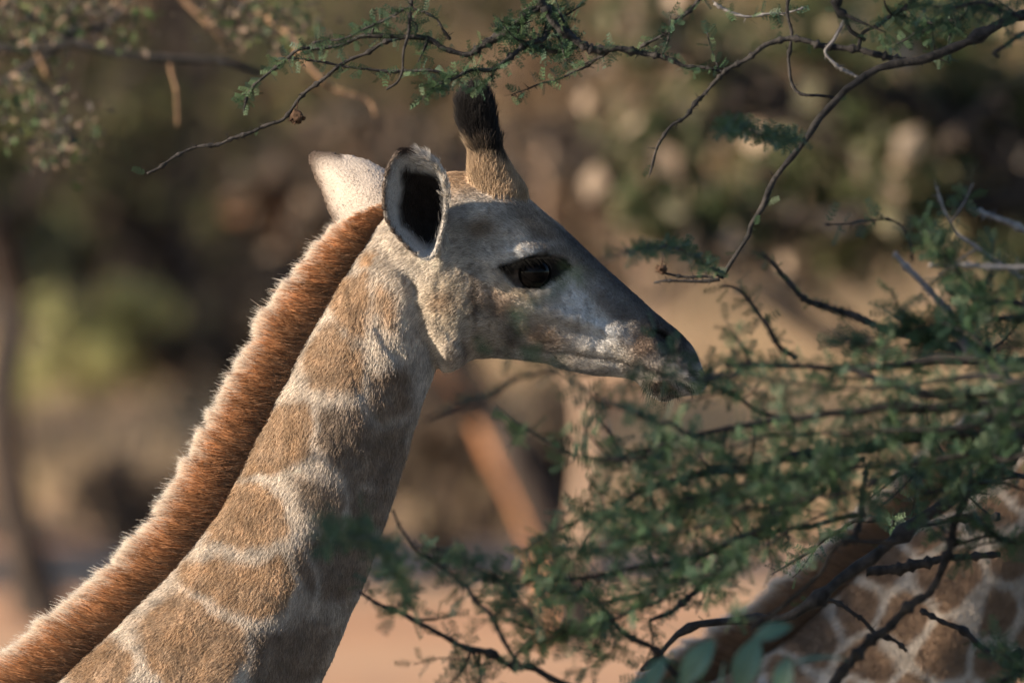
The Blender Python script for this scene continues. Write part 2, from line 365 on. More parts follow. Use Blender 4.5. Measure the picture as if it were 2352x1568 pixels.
trunk('leaning_tree', 'leaning tree with a curved orange trunk on the bare soil', [(1300, 1475, 0), (1275, 1360, 0), (1215, 1180, .1), (1135, 1030, .2), (1085, 920, .3), (1020, 830, .3), (930, 720, .3), (830, 640, .2)], 1475, 64, ORANGE, BROWN + DK, 41, .5)
trunk('dark_tree', 'dark stem added for the shaded side of the curved orange trunk', [(1335, 1485, -.3), (1305, 1360, -.3), (1250, 1200, -.3), (1178, 1050, -.3), (1128, 950, -.2), (1060, 860, -.2), (950, 700, -.1)], 1485, 96, M_TRUNKD, BROWN + DK, 47, .45)  # dark trunk added as the shaded side of the orange one
trunk('pale_tree', 'upright tree with a pale pinkish trunk on the bare soil', [(1345, 1440, 0), (1340, 1250, 0), (1352, 1050, 0), (1345, 880, 0), (1300, 740, 0), (1240, 640, .2)], 1440, 62, PINK, BROWN + DK, 42, .45)
trunk('dark_tree', 'dark leaning trunk beside the small sunlit bush', [(110, 1420, 0), (55, 1260, 0), (20, 1100, 0), (5, 900, 0), (30, 700, .2), (-20, 520, 0), (-120, 300, 0)], 1420, 95, M_TRUNKD, DK + GREEN[2:3], 43, 1.1)
trunk('slim_tree', 'slim brown tree standing behind the dark brown bush', [(430, 1060, 0), (425, 900, 0), (440, 740, 0), (420, 540, 0), (450, 250, 0), (430, 0, 0)], 1060, 44, M_TRUNKD, BROWN + OLIVE, 44, 1.4)
# leafy tree whose crown hangs behind the acacia
Yt = 23.0; mt = px2m(Yt)
cr = []
crng = np.random.default_rng(8)
for dx, dy, rx, ry in [(1480, 330, 150, 120), (1640, 160, 170, 120), (1660, 520, 150, 90), (1840, 420, 180, 120), (1990, 560, 150, 90), (2060, 300, 170, 130), (2240, 460, 180, 140), (2300, 200, 160, 120), (1850, 80, 180, 110), (2140, 60, 200, 120), (2420, 620, 160, 160), (1500, 60, 120, 90), (1500, 500, 90, 70), (2080, 420, 140, 100)]:
    cr.append((at(dx, dy, Yt + crng.uniform(-.5, .7)), np.array([rx, rx, ry]) * mt))
LT = tree('leafy_tree', 'dark green leafy tree with sunlit gaps behind the acacia', [at(2760, 2100, Yt), at(2740, 1500, Yt), at(2650, 900, Yt), at(2500, 500, Yt), at(2350, 250, Yt)], .11, .06, cr, 7400, .065,
     [(.052, .072, .026), (.07, .09, .034), (.040, .058, .024), (.10, .10, .045), (.14, .11, .06)], None, 45, M_TRUNKD, limbs=5)
rng = np.random.default_rng(77); N = 230; LO = np.array(LT.location)
k = rng.integers(0, len(cr), N); P = np.array([cr[i][0] for i in k]) + rng.normal(size=(N, 3)) * np.array([cr[i][1] for i in k]) * .62
V, F, C = leaf_cloud(P - LO, rng.uniform(.04, .15, N), palette([(.38, .29, .21), (.34, .25, .18), (.30, .26, .16), (.40, .30, .22)], N, .35, rng), .7, 0, rng)
o = link('dry_leaves', mesh('dry_leaves', V, F, False, C), M_DRY, LT); o['kind'] = 'stuff'
# bare dry tree whose twigs hang in behind the young giraffe
root = tag(empty('dry_tree', (-2.3, 4.0, 0)), 'bare dry tree with grey hanging twigs above the young giraffe\'s mane', 'tree')
def stick(name, pts, r0, r1, Y, mat, parent, org, n=24, wob=.004, seed=0):
    P = spline([at(x, y, Y) if not isinstance(x, np.ndarray) else x for x, y in pts], n); P = P + np.c_[noise(P, 14, seed), noise(P, 14, seed + 1), noise(P, 14, seed + 2)] * wob
    V, F = tube(P, np.linspace(r0, r1, n), 8); return MB().add(V, F).build(name, mat, parent, origin=org)
O4 = np.array((-2.3, 4.0, 0))
MB().add(*tube(spline([O4 + [0, 0, -.05], O4 + [.05, .05, 1.2], O4 + [.15, 0, 2.4], O4 + [.1, .1, 3.6]], 20), np.linspace(.10, .05, 20), 12)).build('trunk', M_BARK, root, origin=O4)
tw = [([(-1900, 420), (-900, 250), (-200, 130), (120, 108), (350, 130), (480, 136), (600, 158)], .020, .007, M_BARK), ([(-500, -200), (20, 0), (62, 45), (84, 110), (98, 185)], .010, .006, M_TRUNK), ([(-400, -500), (300, -140), (412, 0), (470, 50), (522, 108)], .009, .006, M_TRUNK),
      ([(386, 132), (388, 210), (392, 300)], .004, .002, M_TRUNK), ([(130, 108), (230, 60), (290, 10), (330, -80)], .009, .006, M_BARK), ([(60, 180), (130, 250), (145, 330)], .008, .004, M_BARK),
      ([(500, -80), (560, 20), (640, 60), (700, 130), (760, 190), (860, 275)], .010, .004, M_TRUNK), ([(180, 20), (150, 90), (60, 150), (-40, 230)], .010, .006, M_BARK)]
for i, (pts, r0, r1, mt_) in enumerate(tw): stick('branch', pts, r0, r1, 5.0 + .5 * (i % 3), mt_, root, O4, seed=300 + i, wob=.02)
rng = np.random.default_rng(14); N = 900
q = np.array([(60, 250), (140, 320), (100, 60), (260, 40), (560, 40), (660, 50), (20, 40)])[rng.integers(0, 7, N)] + rng.normal(size=(N, 2)) * [55, 40]
P = np.array([at(a, b_, 4.2) for a, b_ in q]) + rng.normal(size=(N, 3)) * [0, .12, 0]
V, F, C = leaf_cloud(P - O4, rng.uniform(.012, .03, N), palette(BROWN + DK + GREEN, N, .3, rng), .5, 0, rng)
o = link('crown', mesh('crown', V, F, False, C), M_LEAF, root); o['kind'] = 'stuff'

# unseen trees added beyond the frame to shade the thicket, the acacia and the older giraffe
def shade(name, label, x, y, crowns, n, ls, seed, r=.16):
    zt = min(c[0][2] for c in crowns)
    tree(name, label, [(x, y, 0), (x + .1, y, zt * .45), (x - .05, y + .1, zt * .85)], r, r * .6, crowns, n, ls, GREEN, None, seed, M_TRUNKD, limbs=4)
shade('unseen_umbrella_tree', 'unseen umbrella thorn tree added to shade the acacia branches', -6.6, -3.2, [((-6.0, -3.75, 4.5), (1.2, .75, 1.0)), ((-6.3, -3.8, 3.7), (.9, .7, .6)), ((-5.6, -3.55, 5.1), (1.0, .6, .5)), ((-6.0, -5.4, 4.4), (1.2, .8, 1.1)), ((-6.0, -6.7, 4.0), (1.2, .7, 1.0))], 20000, .10, 71)
shade('unseen_umbrella_tree', 'unseen umbrella thorn tree added to shade the giraffe with dark brown blotches', -6.6, .5, [((-6.0, -.25, 4.4), (1.2, .5, 1.0)), ((-6.3, -.25, 3.6), (.9, .5, .6)), ((-5.6, -.1, 5.2), (1.0, .5, .5))], 9000, .10, 72)
shade('unseen_shade_tree', 'unseen tall tree added to shade the brown bushes behind the orange trunk', -10, 60, [((-10, 55, 4.2), (2, 4, 2)), ((-9, 44.5, 3.2), (1.5, 2.5, 1.0)), ((-10, 63, 4.4), (2, 4, 2.2)), ((-11, 59, 6.2), (2.5, 6, 1.6))], 9000, .35, 73, .3)
shade('unseen_shade_tree', 'unseen tall tree added to shade the thicket behind the small sunlit bush', -13, 98, [((-13, 90, 3.4), (3, 6, 1.8)), ((-13, 102, 3.6), (3, 6, 1.9)), ((-13, 112, 3.6), (3, 6, 1.9))], 9000, .5, 74, .3)
# ------------------------------------------------------------------ giraffes
def toX(dx): return (np.asarray(dx, float) - 1176) * S
def toZ(dy): return 2.0 + (784 - np.asarray(dy, float)) * S
def px_of(V): return np.c_[V[:, 0] / S + 1176, 784 - (V[:, 2] - 2.0) / S]
# dorsal x, y, ventral x, y, half width, widening to the top, boxiness   (layout grid units)
STATIONS = np.array([
 (-1575, 2090, -1560, 2190, 30, 0, 1), (-1500, 2015, -1500, 2340, 170, 0, 1), (-1230, 1940, -1270, 2430, 250, -.05, 1),
 (-800, 1850, -800, 2490, 285, -.10, 1), (-400, 1765, -340, 2480, 275, -.15, 1), (-120, 1690, 60, 2390, 245, -.15, 1),
 (20, 1625, 350, 2190, 215, -.1, 1), (135, 1560, 540, 1960, 190, -.08, 1), (300, 1400, 668, 1710, 165, -.05, 1),
 (412, 1285, 742, 1548, 146, -.05, 1), (512, 1150, 818, 1372, 130, -.04, 1), (585, 1010, 878, 1212, 120, -.03, 1),
 (650, 880, 928, 1048, 112, 0, 1), (716, 752, 968, 925, 106, 0, 1), (772, 655, 990, 868, 102, 0, 1),
 (830, 570, 1000, 842, 102, .05, 1), (890, 495, 1006, 842, 110, .10, .95), (955, 430, 1030, 853, 122, .12, .9),
 (1020, 402, 1058, 840, 130, .18, .88), (1080, 398, 1086, 823, 132, .24, .85), (1150, 412, 1122, 820, 133, .30, .82),
 (1208, 455, 1162, 821, 134, .34, .80), (1260, 499, 1206, 824, 128, .34, .80), (1320, 550, 1256, 832, 108, .26, .82),
 (1383, 610, 1312, 850, 86, .12, .86), (1434, 655, 1362, 860, 76, .05, .88), (1484, 700, 1412, 863, 70, 0, .9),
 (1528, 738, 1456, 872, 68, -.02, .9), (1562, 766, 1490, 902, 66, -.02, .9), (1590, 798, 1524, 920, 62, 0, .95),
 (1608, 836, 1558, 910, 54, 0, .95), (1619, 866, 1592, 906, 40, 0, 1), (1624, 880, 1606, 904, 22, 0, 1)], float)
def ell(P, cx, cy, rx, ry, rot=0):
    c, s = math.cos(R(rot)), math.sin(R(rot)); d = P - [cx, cy]
    return np.exp(-(((d[:, 0] * c + d[:, 1] * s) / rx) ** 2 + ((-d[:, 0] * s + d[:, 1] * c) / ry) ** 2))
MOUTH = [(1200, 798), (1290, 808), (1370, 820), (1430, 832), (1490, 850), (1545, 868), (1585, 893)]
GROOVE = [(948, 640), (960, 710), (978, 780), (1000, 836)]
EYE_POLY = [(1149, 612), (1174, 600), (1204, 588), (1238, 581), (1274, 583), (1304, 594), (1308, 618), (1284, 640), (1250, 660), (1215, 668), (1184, 658), (1161, 636)]
def loft_body():
    n, k = 760, 112
    st = spline(STATIONS, n)
    th = np.linspace(0, 2 * math.pi, k, endpoint=False); c = np.cos(th)[None]; s = np.sin(th)[None]
    T = np.stack([toX(st[:, 0]), toZ(st[:, 1])], 1); B = np.stack([toX(st[:, 2]), toZ(st[:, 3])], 1)
    Cc = (T + B) / 2; H = (T - B) / 2
    W = st[:, 4:5] * S; kk = st[:, 5:6]; e = st[:, 6:7]
    X = Cc[:, :1] + H[:, :1] * c; Z = Cc[:, 1:] + H[:, 1:] * c
    lat = np.sign(s) * np.abs(s) ** e
    Y = W * lat * (1 + kk * c)
    V = np.stack([X, Y, Z], -1).reshape(-1, 3)
    wl_ = np.abs(np.broadcast_to(s, X.shape)).ravel() ** 0.7
    ax = np.gradient(np.c_[Cc[:, 0], np.zeros(n), Cc[:, 1]], axis=0); ax /= np.linalg.norm(ax, axis=1)[:, None]
    comb = np.repeat(-ax, k, 0)
    # relief of the head and neck
    P = px_of(V); a = np.zeros(len(V)); hd = P[:, 0] > 820
    Ph = P
    for (cx, cy, rx, ry, rot, amt) in [
        (1212, 572, 70, 15, -4, .007), (1290, 580, 40, 14, 25, .003), (1212, 676, 62, 12, 6, .005), (1250, 712, 90, 16, 14, .005),
        (1375, 722, 60, 30, 40, -.006), (1090, 715, 80, 75, 0, .010), (1040, 806, 34, 32, 0, .019), (1524, 776, 24, 13, 30, -.016),
        (1504, 792, 20, 14, 30, .005), (1550, 796, 18, 14, 40, .004), (1112, 545, 45, 34, 0, -.007), (1005, 590, 30, 36, 0, .012),
        (1460, 800, 50, 26, 30, .005), (1520, 880, 36, 22, 0, .004), (1590, 865, 24, 30, 0, .004), (900, 700, 40, 80, -15, .006),
        (1330, 780, 60, 18, 12, .003), (1180, 770, 30, 40, 0, -.003), (890, 830, 50, 60, -20, .007), (1150, 655, 30, 60, 10, -.004)]:
        a += amt * ell(Ph, cx, cy, rx, ry, rot)
    d, u = line_d(Ph, MOUTH); a -= (0.003 + 0.010 * u) * np.exp(-(d / 7) ** 2); a += 0.003 * u * np.exp(-((d - 16) / 9) ** 2)
    d, u = line_d(Ph, GROOVE); a -= 0.016 * np.exp(-(d / 17) ** 2) * (0.4 + 0.6 * u)
    d, u = line_d(Ph, [(1060, 782), (1072, 805), (1072, 826)]); a -= 0.013 * np.exp(-(d / 8) ** 2)
    d, u = line_d(Ph, [(1025, 745), (1040, 772)]); a -= 0.003 * np.exp(-(d / 4) ** 2)
    d, u = line_d(Ph, [(930, 940), (870, 1090), (800, 1270), (735, 1440), (660, 1640)]); a -= 0.010 * np.exp(-(d / 34) ** 2)
    d, u = line_d(Ph, [(800, 950), (745, 1090), (680, 1250), (600, 1420), (500, 1600)]); a += 0.010 * np.exp(-(d / 60) ** 2)
    d, u = line_d(Ph, [(868, 752), (885, 790), (905, 812)]); a -= 0.006 * np.exp(-(d / 10) ** 2)
    d, u = line_d(Ph, [(880, 560), (925, 620), (955, 660)]); a -= 0.007 * np.exp(-(d / 16) ** 2)
    d, u = line_d(Ph, [(1506, 760), (1528, 770), (1546, 790)]); a -= .012 * np.exp(-(d / 7) ** 2)
    d, u = line_d(Ph, [(1170, 690), (1260, 716), (1350, 742), (1420, 760)]); a += .005 * np.exp(-(d / 14) ** 2); d, u = line_d(Ph, [(1180, 722), (1280, 752), (1380, 775)]); a -= .005 * np.exp(-(d / 16) ** 2)
    sd = poly_sd(Ph, EYE_POLY); a -= 0.010 * sstep(-6, 12, sd)
    a += 0.004 * fbm(V, 22, 5, 3) * wl_ * (P[:, 1] < 1900) * np.where(P[:, 0] > 1280, 0.45, 1)
    a += 0.0034 * fbm(V, 60, 9, 2) * (P[:, 0] > 800)
    for k_, off in enumerate((8, 19, 30)): d, u = line_d(Ph, [(1158, 650 + off), (1195, 668 + off), (1245, 672 + off)]); a -= .0024 * np.exp(-(d / 3.5) ** 2)
    d, u = line_d(Ph, [(1165, 592), (1205, 574), (1250, 568), (1290, 578)]); a -= .004 * np.exp(-(d / 5) ** 2)
    d, u = line_d(Ph, [(1075, 815), (1150, 790), (1230, 800), (1290, 822)]); a -= .003 * np.exp(-(d / 9) ** 2)
    V[:, 1] += np.sign(V[:, 1]) * a * wl_
    i0, i1 = len(V), len(V) + 1
    V = np.vstack([V, [[Cc[0, 0], 0, Cc[0, 1]]], [[Cc[-1, 0] + .002, 0, Cc[-1, 1]]]]); comb = np.vstack([comb, comb[:1], comb[-1:]])
    j = np.arange(k); j2 = (j + 1) % k; b0 = (n - 1) * k
    F = [grid_faces(n, k), np.vstack([np.c_[np.full(k, i0), j2, j], np.c_[np.full(k, i1), b0 + j, b0 + j2]])]
    return V, F, comb
def ear_shell(outline, center, rim_y, depth, dvec, thick, tip):
    """a cupped ear: rim outline and deepest point on the grid; depth along dvec"""
    nu, k = 20, 84
    O = spline(np.asarray(outline, float), k, closed=True); u = np.linspace(0, 0.96, nu)[:, None, None]
    C = np.asarray(center, float)
    flat = O[None] * (1 - u) + C * u
    dd = depth * np.sin(np.clip(u, 0, 1) * math.pi / 2) ** 1.15
    Y = rim_y(flat[..., 0], flat[..., 1])
    V = np.stack([toX(flat[..., 0]), Y, toZ(flat[..., 1])], -1) + dd * np.asarray(dvec, float)
    du = np.gradient(V, axis=0); dk = np.roll(V, -1, 1) - np.roll(V, 1, 1)
    N = np.cross(dk, du); N /= np.linalg.norm(N, axis=2)[..., None] + 1e-12
    if (N * np.asarray(dvec)).sum(2).mean() < 0: N = -N
    N[0] = N[1]
    outer = V + N * thick * (0.45 + 0.55 * np.minimum(1, u * 5))
    lip = V[0] * 0.5 + outer[0] * 0.5; ctr = np.r_[[0]]
    cen = np.array([toX(C[0]), 0, toZ(C[1])]); out_dir = lip - lip.mean(0); out_dir /= np.linalg.norm(out_dir, axis=1)[:, None]
    lip = lip + out_dir * thick * 0.35
    rows = [outer[i] for i in range(nu - 1, -1, -1)] + [lip] + [V[i] for i in range(nu)]
    G = np.stack(rows); nr = len(rows); A = G.reshape(-1, 3)
    c0 = outer[-1].mean(0); c1 = V[-1].mean(0); i0 = len(A); A = np.vstack([A, c0, c1])
    j = np.arange(k); j2 = (j + 1) % k; b = (nr - 1) * k
    F = [grid_faces(nr, k), np.vstack([np.c_[np.full(k, i0), j2, j], np.c_[np.full(k, i0 + 1), b + j, b + j2]])]
    uu = np.r_[-np.linspace(0.96, 0, nu), 0, np.linspace(0, .96, nu)]       # negative: back of the ear, positive: inside
    uu = np.r_[np.repeat(uu, k), -1, 1]
    t = np.array([toX(tip[0]), float(rim_y(np.array(tip[0]), np.array(tip[1]))), toZ(tip[1])])
    cb = t - A; cb /= np.linalg.norm(cb, axis=1)[:, None] + 1e-9
    return A, F, cb, uu
EAR_NEAR = [(918, 346), (932, 341), (975, 357), (1010, 388), (1022, 438), (1020, 490), (1009, 540), (999, 575), (984, 592), (958, 582), (925, 550), (896, 512), (885, 465), (886, 415), (902, 366)]
EAR_HOLE_SHADE = [(922, 393), (965, 394), (1008, 403), (1022, 440), (1018, 495), (1006, 545), (988, 566), (960, 546), (925, 512), (916, 470), (926, 430)]  # outline of the ear's dark inside: dark skin with its shadow painted in
EAR_FAR = [(712, 355), (740, 351), (780, 358), (825, 367), (862, 383), (892, 403), (930, 440), (945, 500), (905, 545), (845, 560), (785, 530), (757, 490), (737, 440), (718, 395), (708, 370)]
def source_shells():
    V, F, cb = loft_body()
    items = [(V, F, cb, np.zeros(len(V)), np.zeros(len(V)))]
    def app(A, F, cb, lab, uu): items.append((A, F, cb, np.full(len(A), lab), uu))
    A, F, cb, uu = ear_shell(EAR_NEAR, (985, 505), lambda x, y: -0.140 - 0.028 * (592 - y) / 245 + 0.00012 * (x - 950), 0.058, (0.06, 0.93, -0.05), 0.010, (930, 345)); app(A, F, cb, 1, uu)
    A, F, cb, uu = ear_shell(EAR_FAR, (870, 478), lambda x, y: 0.150 - 0.0001 * (x - 712), 0.045, (0, -1, 0), 0.010, (712, 355)); app(A, F, cb, 2, uu)
    # conch base joining the near and far ears to the skull
    for sg, pts in ((-1, [(990, 585), (1015, 555), (1050, 520)]), (1, [(880, 500), (930, 500), (990, 500)])):
        pp = np.array([(toX(x), sg * yy, toZ(y)) for (x, y), yy in zip(pts, (0.094, 0.072, 0.04) if sg < 0 else (0.105, 0.085, 0.05))])
        A, F = tube(spline(pp, 14), np.linspace(0.018, 0.036, 14), 20); app(A, F, np.repeat([[-.4, 0, .9]], len(A), 0), 0, np.zeros(len(A)))
    for sg in (-1, 1):
        pts = [(1140, 500, .030, 92), (1138, 455, .036, 72), (1131, 418, .040, 56), (1121, 380, .044, 43), (1111, 335, .047, 33), (1101, 290, .049, 32), (1092, 250, .050, 31), (1086, 228, .050, 26), (1083, 214, .050, 13)]
        pp = spline(np.array([(toX(x), sg * y, toZ(z), r * S) for x, z, y, r in pts]), 40)
        A, F = tube(pp[:, :3], pp[:, 3], 36); A[:, 1] = (A[:, 1] - sg * .045) * 0.82 + sg * .045
        app(A, F, np.repeat([[-.08, 0, 1]], len(A), 0), 3, np.zeros(len(A)))
    legs = [([(300, 2150), (260, 2500), (230, 2830), (235, 2900), (225, 3250), (220, 3500), (245, 3600), (255, 3640)], [150, 95, 62, 66, 42, 38, 52, 60]),
            ([(-1330, 2150), (-1260, 2480), (-1400, 2800), (-1475, 2890), (-1440, 3200), (-1425, 3500), (-1400, 3600), (-1390, 3640)], [170, 120, 62, 60, 42, 38, 52, 60])]
    for sg in (-1, 1):
        for q, (pts, rr) in enumerate(legs):
            pp = np.array([(toX(x + sg * 60 * (1 if q else -1) * (i / 7)), sg * (0.125 + 0.01 * i), toZ(y), r * S) for i, ((x, y), r) in enumerate(zip(pts, rr))])
            pp = spline(pp, 60); A, F = tube(pp[:, :3], pp[:, 3], 24); app(A, F, np.repeat([[0, 0, -1.]], len(A), 0), 4, np.zeros(len(A)))
    pp = spline(np.array([(toX(-1520), 0, toZ(2070), .03), (toX(-1640), .01, toZ(2180), .02), (toX(-1660), .02, toZ(2600), .014), (toX(-1650), .02, toZ(2900), .018), (toX(-1650), .02, toZ(3150), .006)]), 40)
    A, F = tube(pp[:, :3], pp[:, 3], 12); app(A, F, np.repeat([[0, 0, -1.]], len(A), 0), 5, np.zeros(len(A)))
    return items
ITEMS = source_shells()
def remeshed(voxel):
    mb = MB()
    for A, F, *_ in ITEMS: mb.add(A, F)
    o = mb.build('tmp', None); md = o.modifiers.new('r', 'REMESH'); md.mode = 'VOXEL'; md.voxel_size = voxel; md.use_smooth_shade = True
    dg = bpy.context.evaluated_depsgraph_get(); me = bpy.data.meshes.new_from_object(o.evaluated_get(dg))
    old = o.data; bpy.data.objects.remove(o); bpy.data.meshes.remove(old)
    return me
SRC = [np.concatenate([np.asarray(it[q], float) for it in ITEMS]) for q in (0, 2, 3, 4)]
KD = KDTree(len(SRC[0]))
for i_, v_ in enumerate(SRC[0]): KD.insert(v_, i_)
KD.balance()
def read_mesh(me):
    V = np.empty(len(me.vertices) * 3, np.float32); me.vertices.foreach_get('co', V); V = V.reshape(-1, 3).astype(float)
    N = np.empty(len(V) * 3, np.float32); me.vertices.foreach_get('normal', N); N = N.reshape(-1, 3).astype(float)
    me.calc_loop_triangles(); T = np.empty(len(me.loop_triangles) * 3, np.int32); me.loop_triangles.foreach_get('vertices', T)
    return V, N, T.reshape(-1, 3)

CREAM = np.array((0.58, 0.505, 0.43)); TANP = np.array((0.385, 0.262, 0.165)); BRN = np.array((0.225, 0.165, 0.12))
PATCHES = [   # outlines of the coat's patches on the neck, colour, softness
 ([(795, 640), (848, 628), (866, 690), (835, 765), (790, 735), (770, 690)], TANP * 1.12, 9), ([(842, 582), (856, 580), (858, 594), (844, 600)], TANP * 1.3, 6),
 ([(722, 790), (765, 745), (806, 768), (832, 822), (852, 850), (834, 888), (782, 900), (722, 886), (706, 845)], TANP, 9),
 ([(880, 655), (904, 664), (916, 716), (902, 745), (884, 705)], TANP * 1.2, 12), ([(868, 858), (930, 846), (956, 895), (930, 948), (882, 955), (858, 900)], BRN * 1.15, 12),
 ([(640, 930), (690, 904), (720, 958), (722, 1025), (690, 1056), (620, 1074), (560, 1092), (585, 1010)], TANP, 9),
 ([(738, 940), (820, 936), (852, 996), (934, 985), (918, 1075), (885, 1108), (800, 1080), (750, 1058), (734, 1000)], BRN, 12),
 ([(488, 1196), (545, 1100), (592, 1112), (642, 1150), (664, 1205), (622, 1240), (540, 1242), (486, 1232)], TANP * 1.12, 9),
 ([(688, 1090), (760, 1112), (884, 1132), (888, 1205), (826, 1204), (742, 1190), (698, 1142)], BRN * 1.1, 14),
 ([(430, 1290), (520, 1288), (600, 1292), (652, 1262), (684, 1300), (662, 1385), (600, 1404), (520, 1372), (424, 1330)], TANP * 1.1, 10),
 ([(690, 1240), (760, 1222), (862, 1240), (834, 1332), (780, 1362), (722, 1342), (690, 1300)], BRN * 1.1, 14),
 ([(328, 1420), (415, 1345), (455, 1372), (522, 1412), (562, 1442), (560, 1505), (520, 1562), (420, 1590), (352, 1505)], TANP * 1.08, 10),
 ([(590, 1450), (700, 1420), (760, 1450), (730, 1540), (690, 1600), (600, 1590), (575, 1520)], BRN * 1.2, 14),
 ([(170, 1535), (258, 1462), (312, 1500), (285, 1570), (200, 1620)], TANP * 1.05, 10)]
PALE = [[(850, 895), (730, 900), (640, 912)], [(700, 830), (722, 920), (735, 1000), (748, 1062), (700, 1080)], [(770, 640), (742, 715), (716, 775)], [(860, 640), (850, 740), (856, 840), (850, 900)],
 [(790, 925), (740, 915), (690, 900)], [(748, 1062), (640, 1088), (560, 1102)], [(640, 1088), (664, 1150), (690, 1235), (672, 1260)], [(690, 1235), (600, 1262), (490, 1248)], [(770, 1075), (800, 1130), (790, 1200)], [(700, 1235), (740, 1300), (730, 1380)],
 [(672, 1262), (690, 1330), (664, 1400), (580, 1425), (500, 1395), (420, 1338)], [(580, 1425), (575, 1500), (560, 1580)], [(420, 1338), (330, 1405), (310, 1470), (340, 1540)]]
FACE = [  # cx, cy, rx, ry, rot, colour, strength
 (1030, 690, 60, 95, 0, (.60, .51, .40), .9), (1020, 690, 24, 26, 0, (.36, .24, .15), .65), (1000, 560, 60, 60, 0, (.58, .53, .47), .8),
 (1150, 690, 56, 42, 10, (.29, .205, .145), .82), (1245, 765, 64, 30, 15, (.29, .20, .135), .85), (1110, 790, 50, 32, 0, (.30, .21, .14), .75),
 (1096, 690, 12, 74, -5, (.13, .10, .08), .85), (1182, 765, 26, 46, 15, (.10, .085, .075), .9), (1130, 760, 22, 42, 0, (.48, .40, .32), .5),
 (1320, 690, 66, 46, 25, (.66, .66, .67), .95), (1390, 772, 60, 30, 20, (.66, .66, .67), .95), (1300, 745, 70, 22, 22, (.42, .38, .35), .5),
 (1240, 510, 95, 42, 38, (.24, .18, .135), .9), (1330, 600, 60, 26, 42, (.23, .185, .15), .7), (1110, 525, 46, 30, 0, (.20, .145, .10), .95),
 (1160, 505, 30, 34, 0, (.52, .49, .46), .6), (1130, 560, 60, 26, -8, (.46, .42, .38), .7), (1206, 582, 50, 17, -6, (.70, .70, .71), .98),
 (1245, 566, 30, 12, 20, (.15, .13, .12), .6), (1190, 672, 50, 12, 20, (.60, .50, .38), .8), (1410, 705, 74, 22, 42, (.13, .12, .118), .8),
 (1300, 830, 90, 18, 6, (.40, .345, .29), .7), (1370, 845, 70, 16, 6, (.52, .48, .44), .8), (1436, 818, 48, 26, 20, (.66, .60, .53), .98),
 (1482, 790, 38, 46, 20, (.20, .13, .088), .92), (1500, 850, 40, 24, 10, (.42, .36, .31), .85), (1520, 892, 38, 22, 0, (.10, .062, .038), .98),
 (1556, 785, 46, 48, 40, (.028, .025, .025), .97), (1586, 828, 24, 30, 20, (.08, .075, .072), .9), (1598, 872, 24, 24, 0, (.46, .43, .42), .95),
 (1526, 776, 28, 15, 30, (.010, .008, .008), 1.0), (1230, 800, 40, 14, 10, (.22, .16, .12), .6), (1045, 825, 34, 20, 0, (.42, .35, .30), .6)]
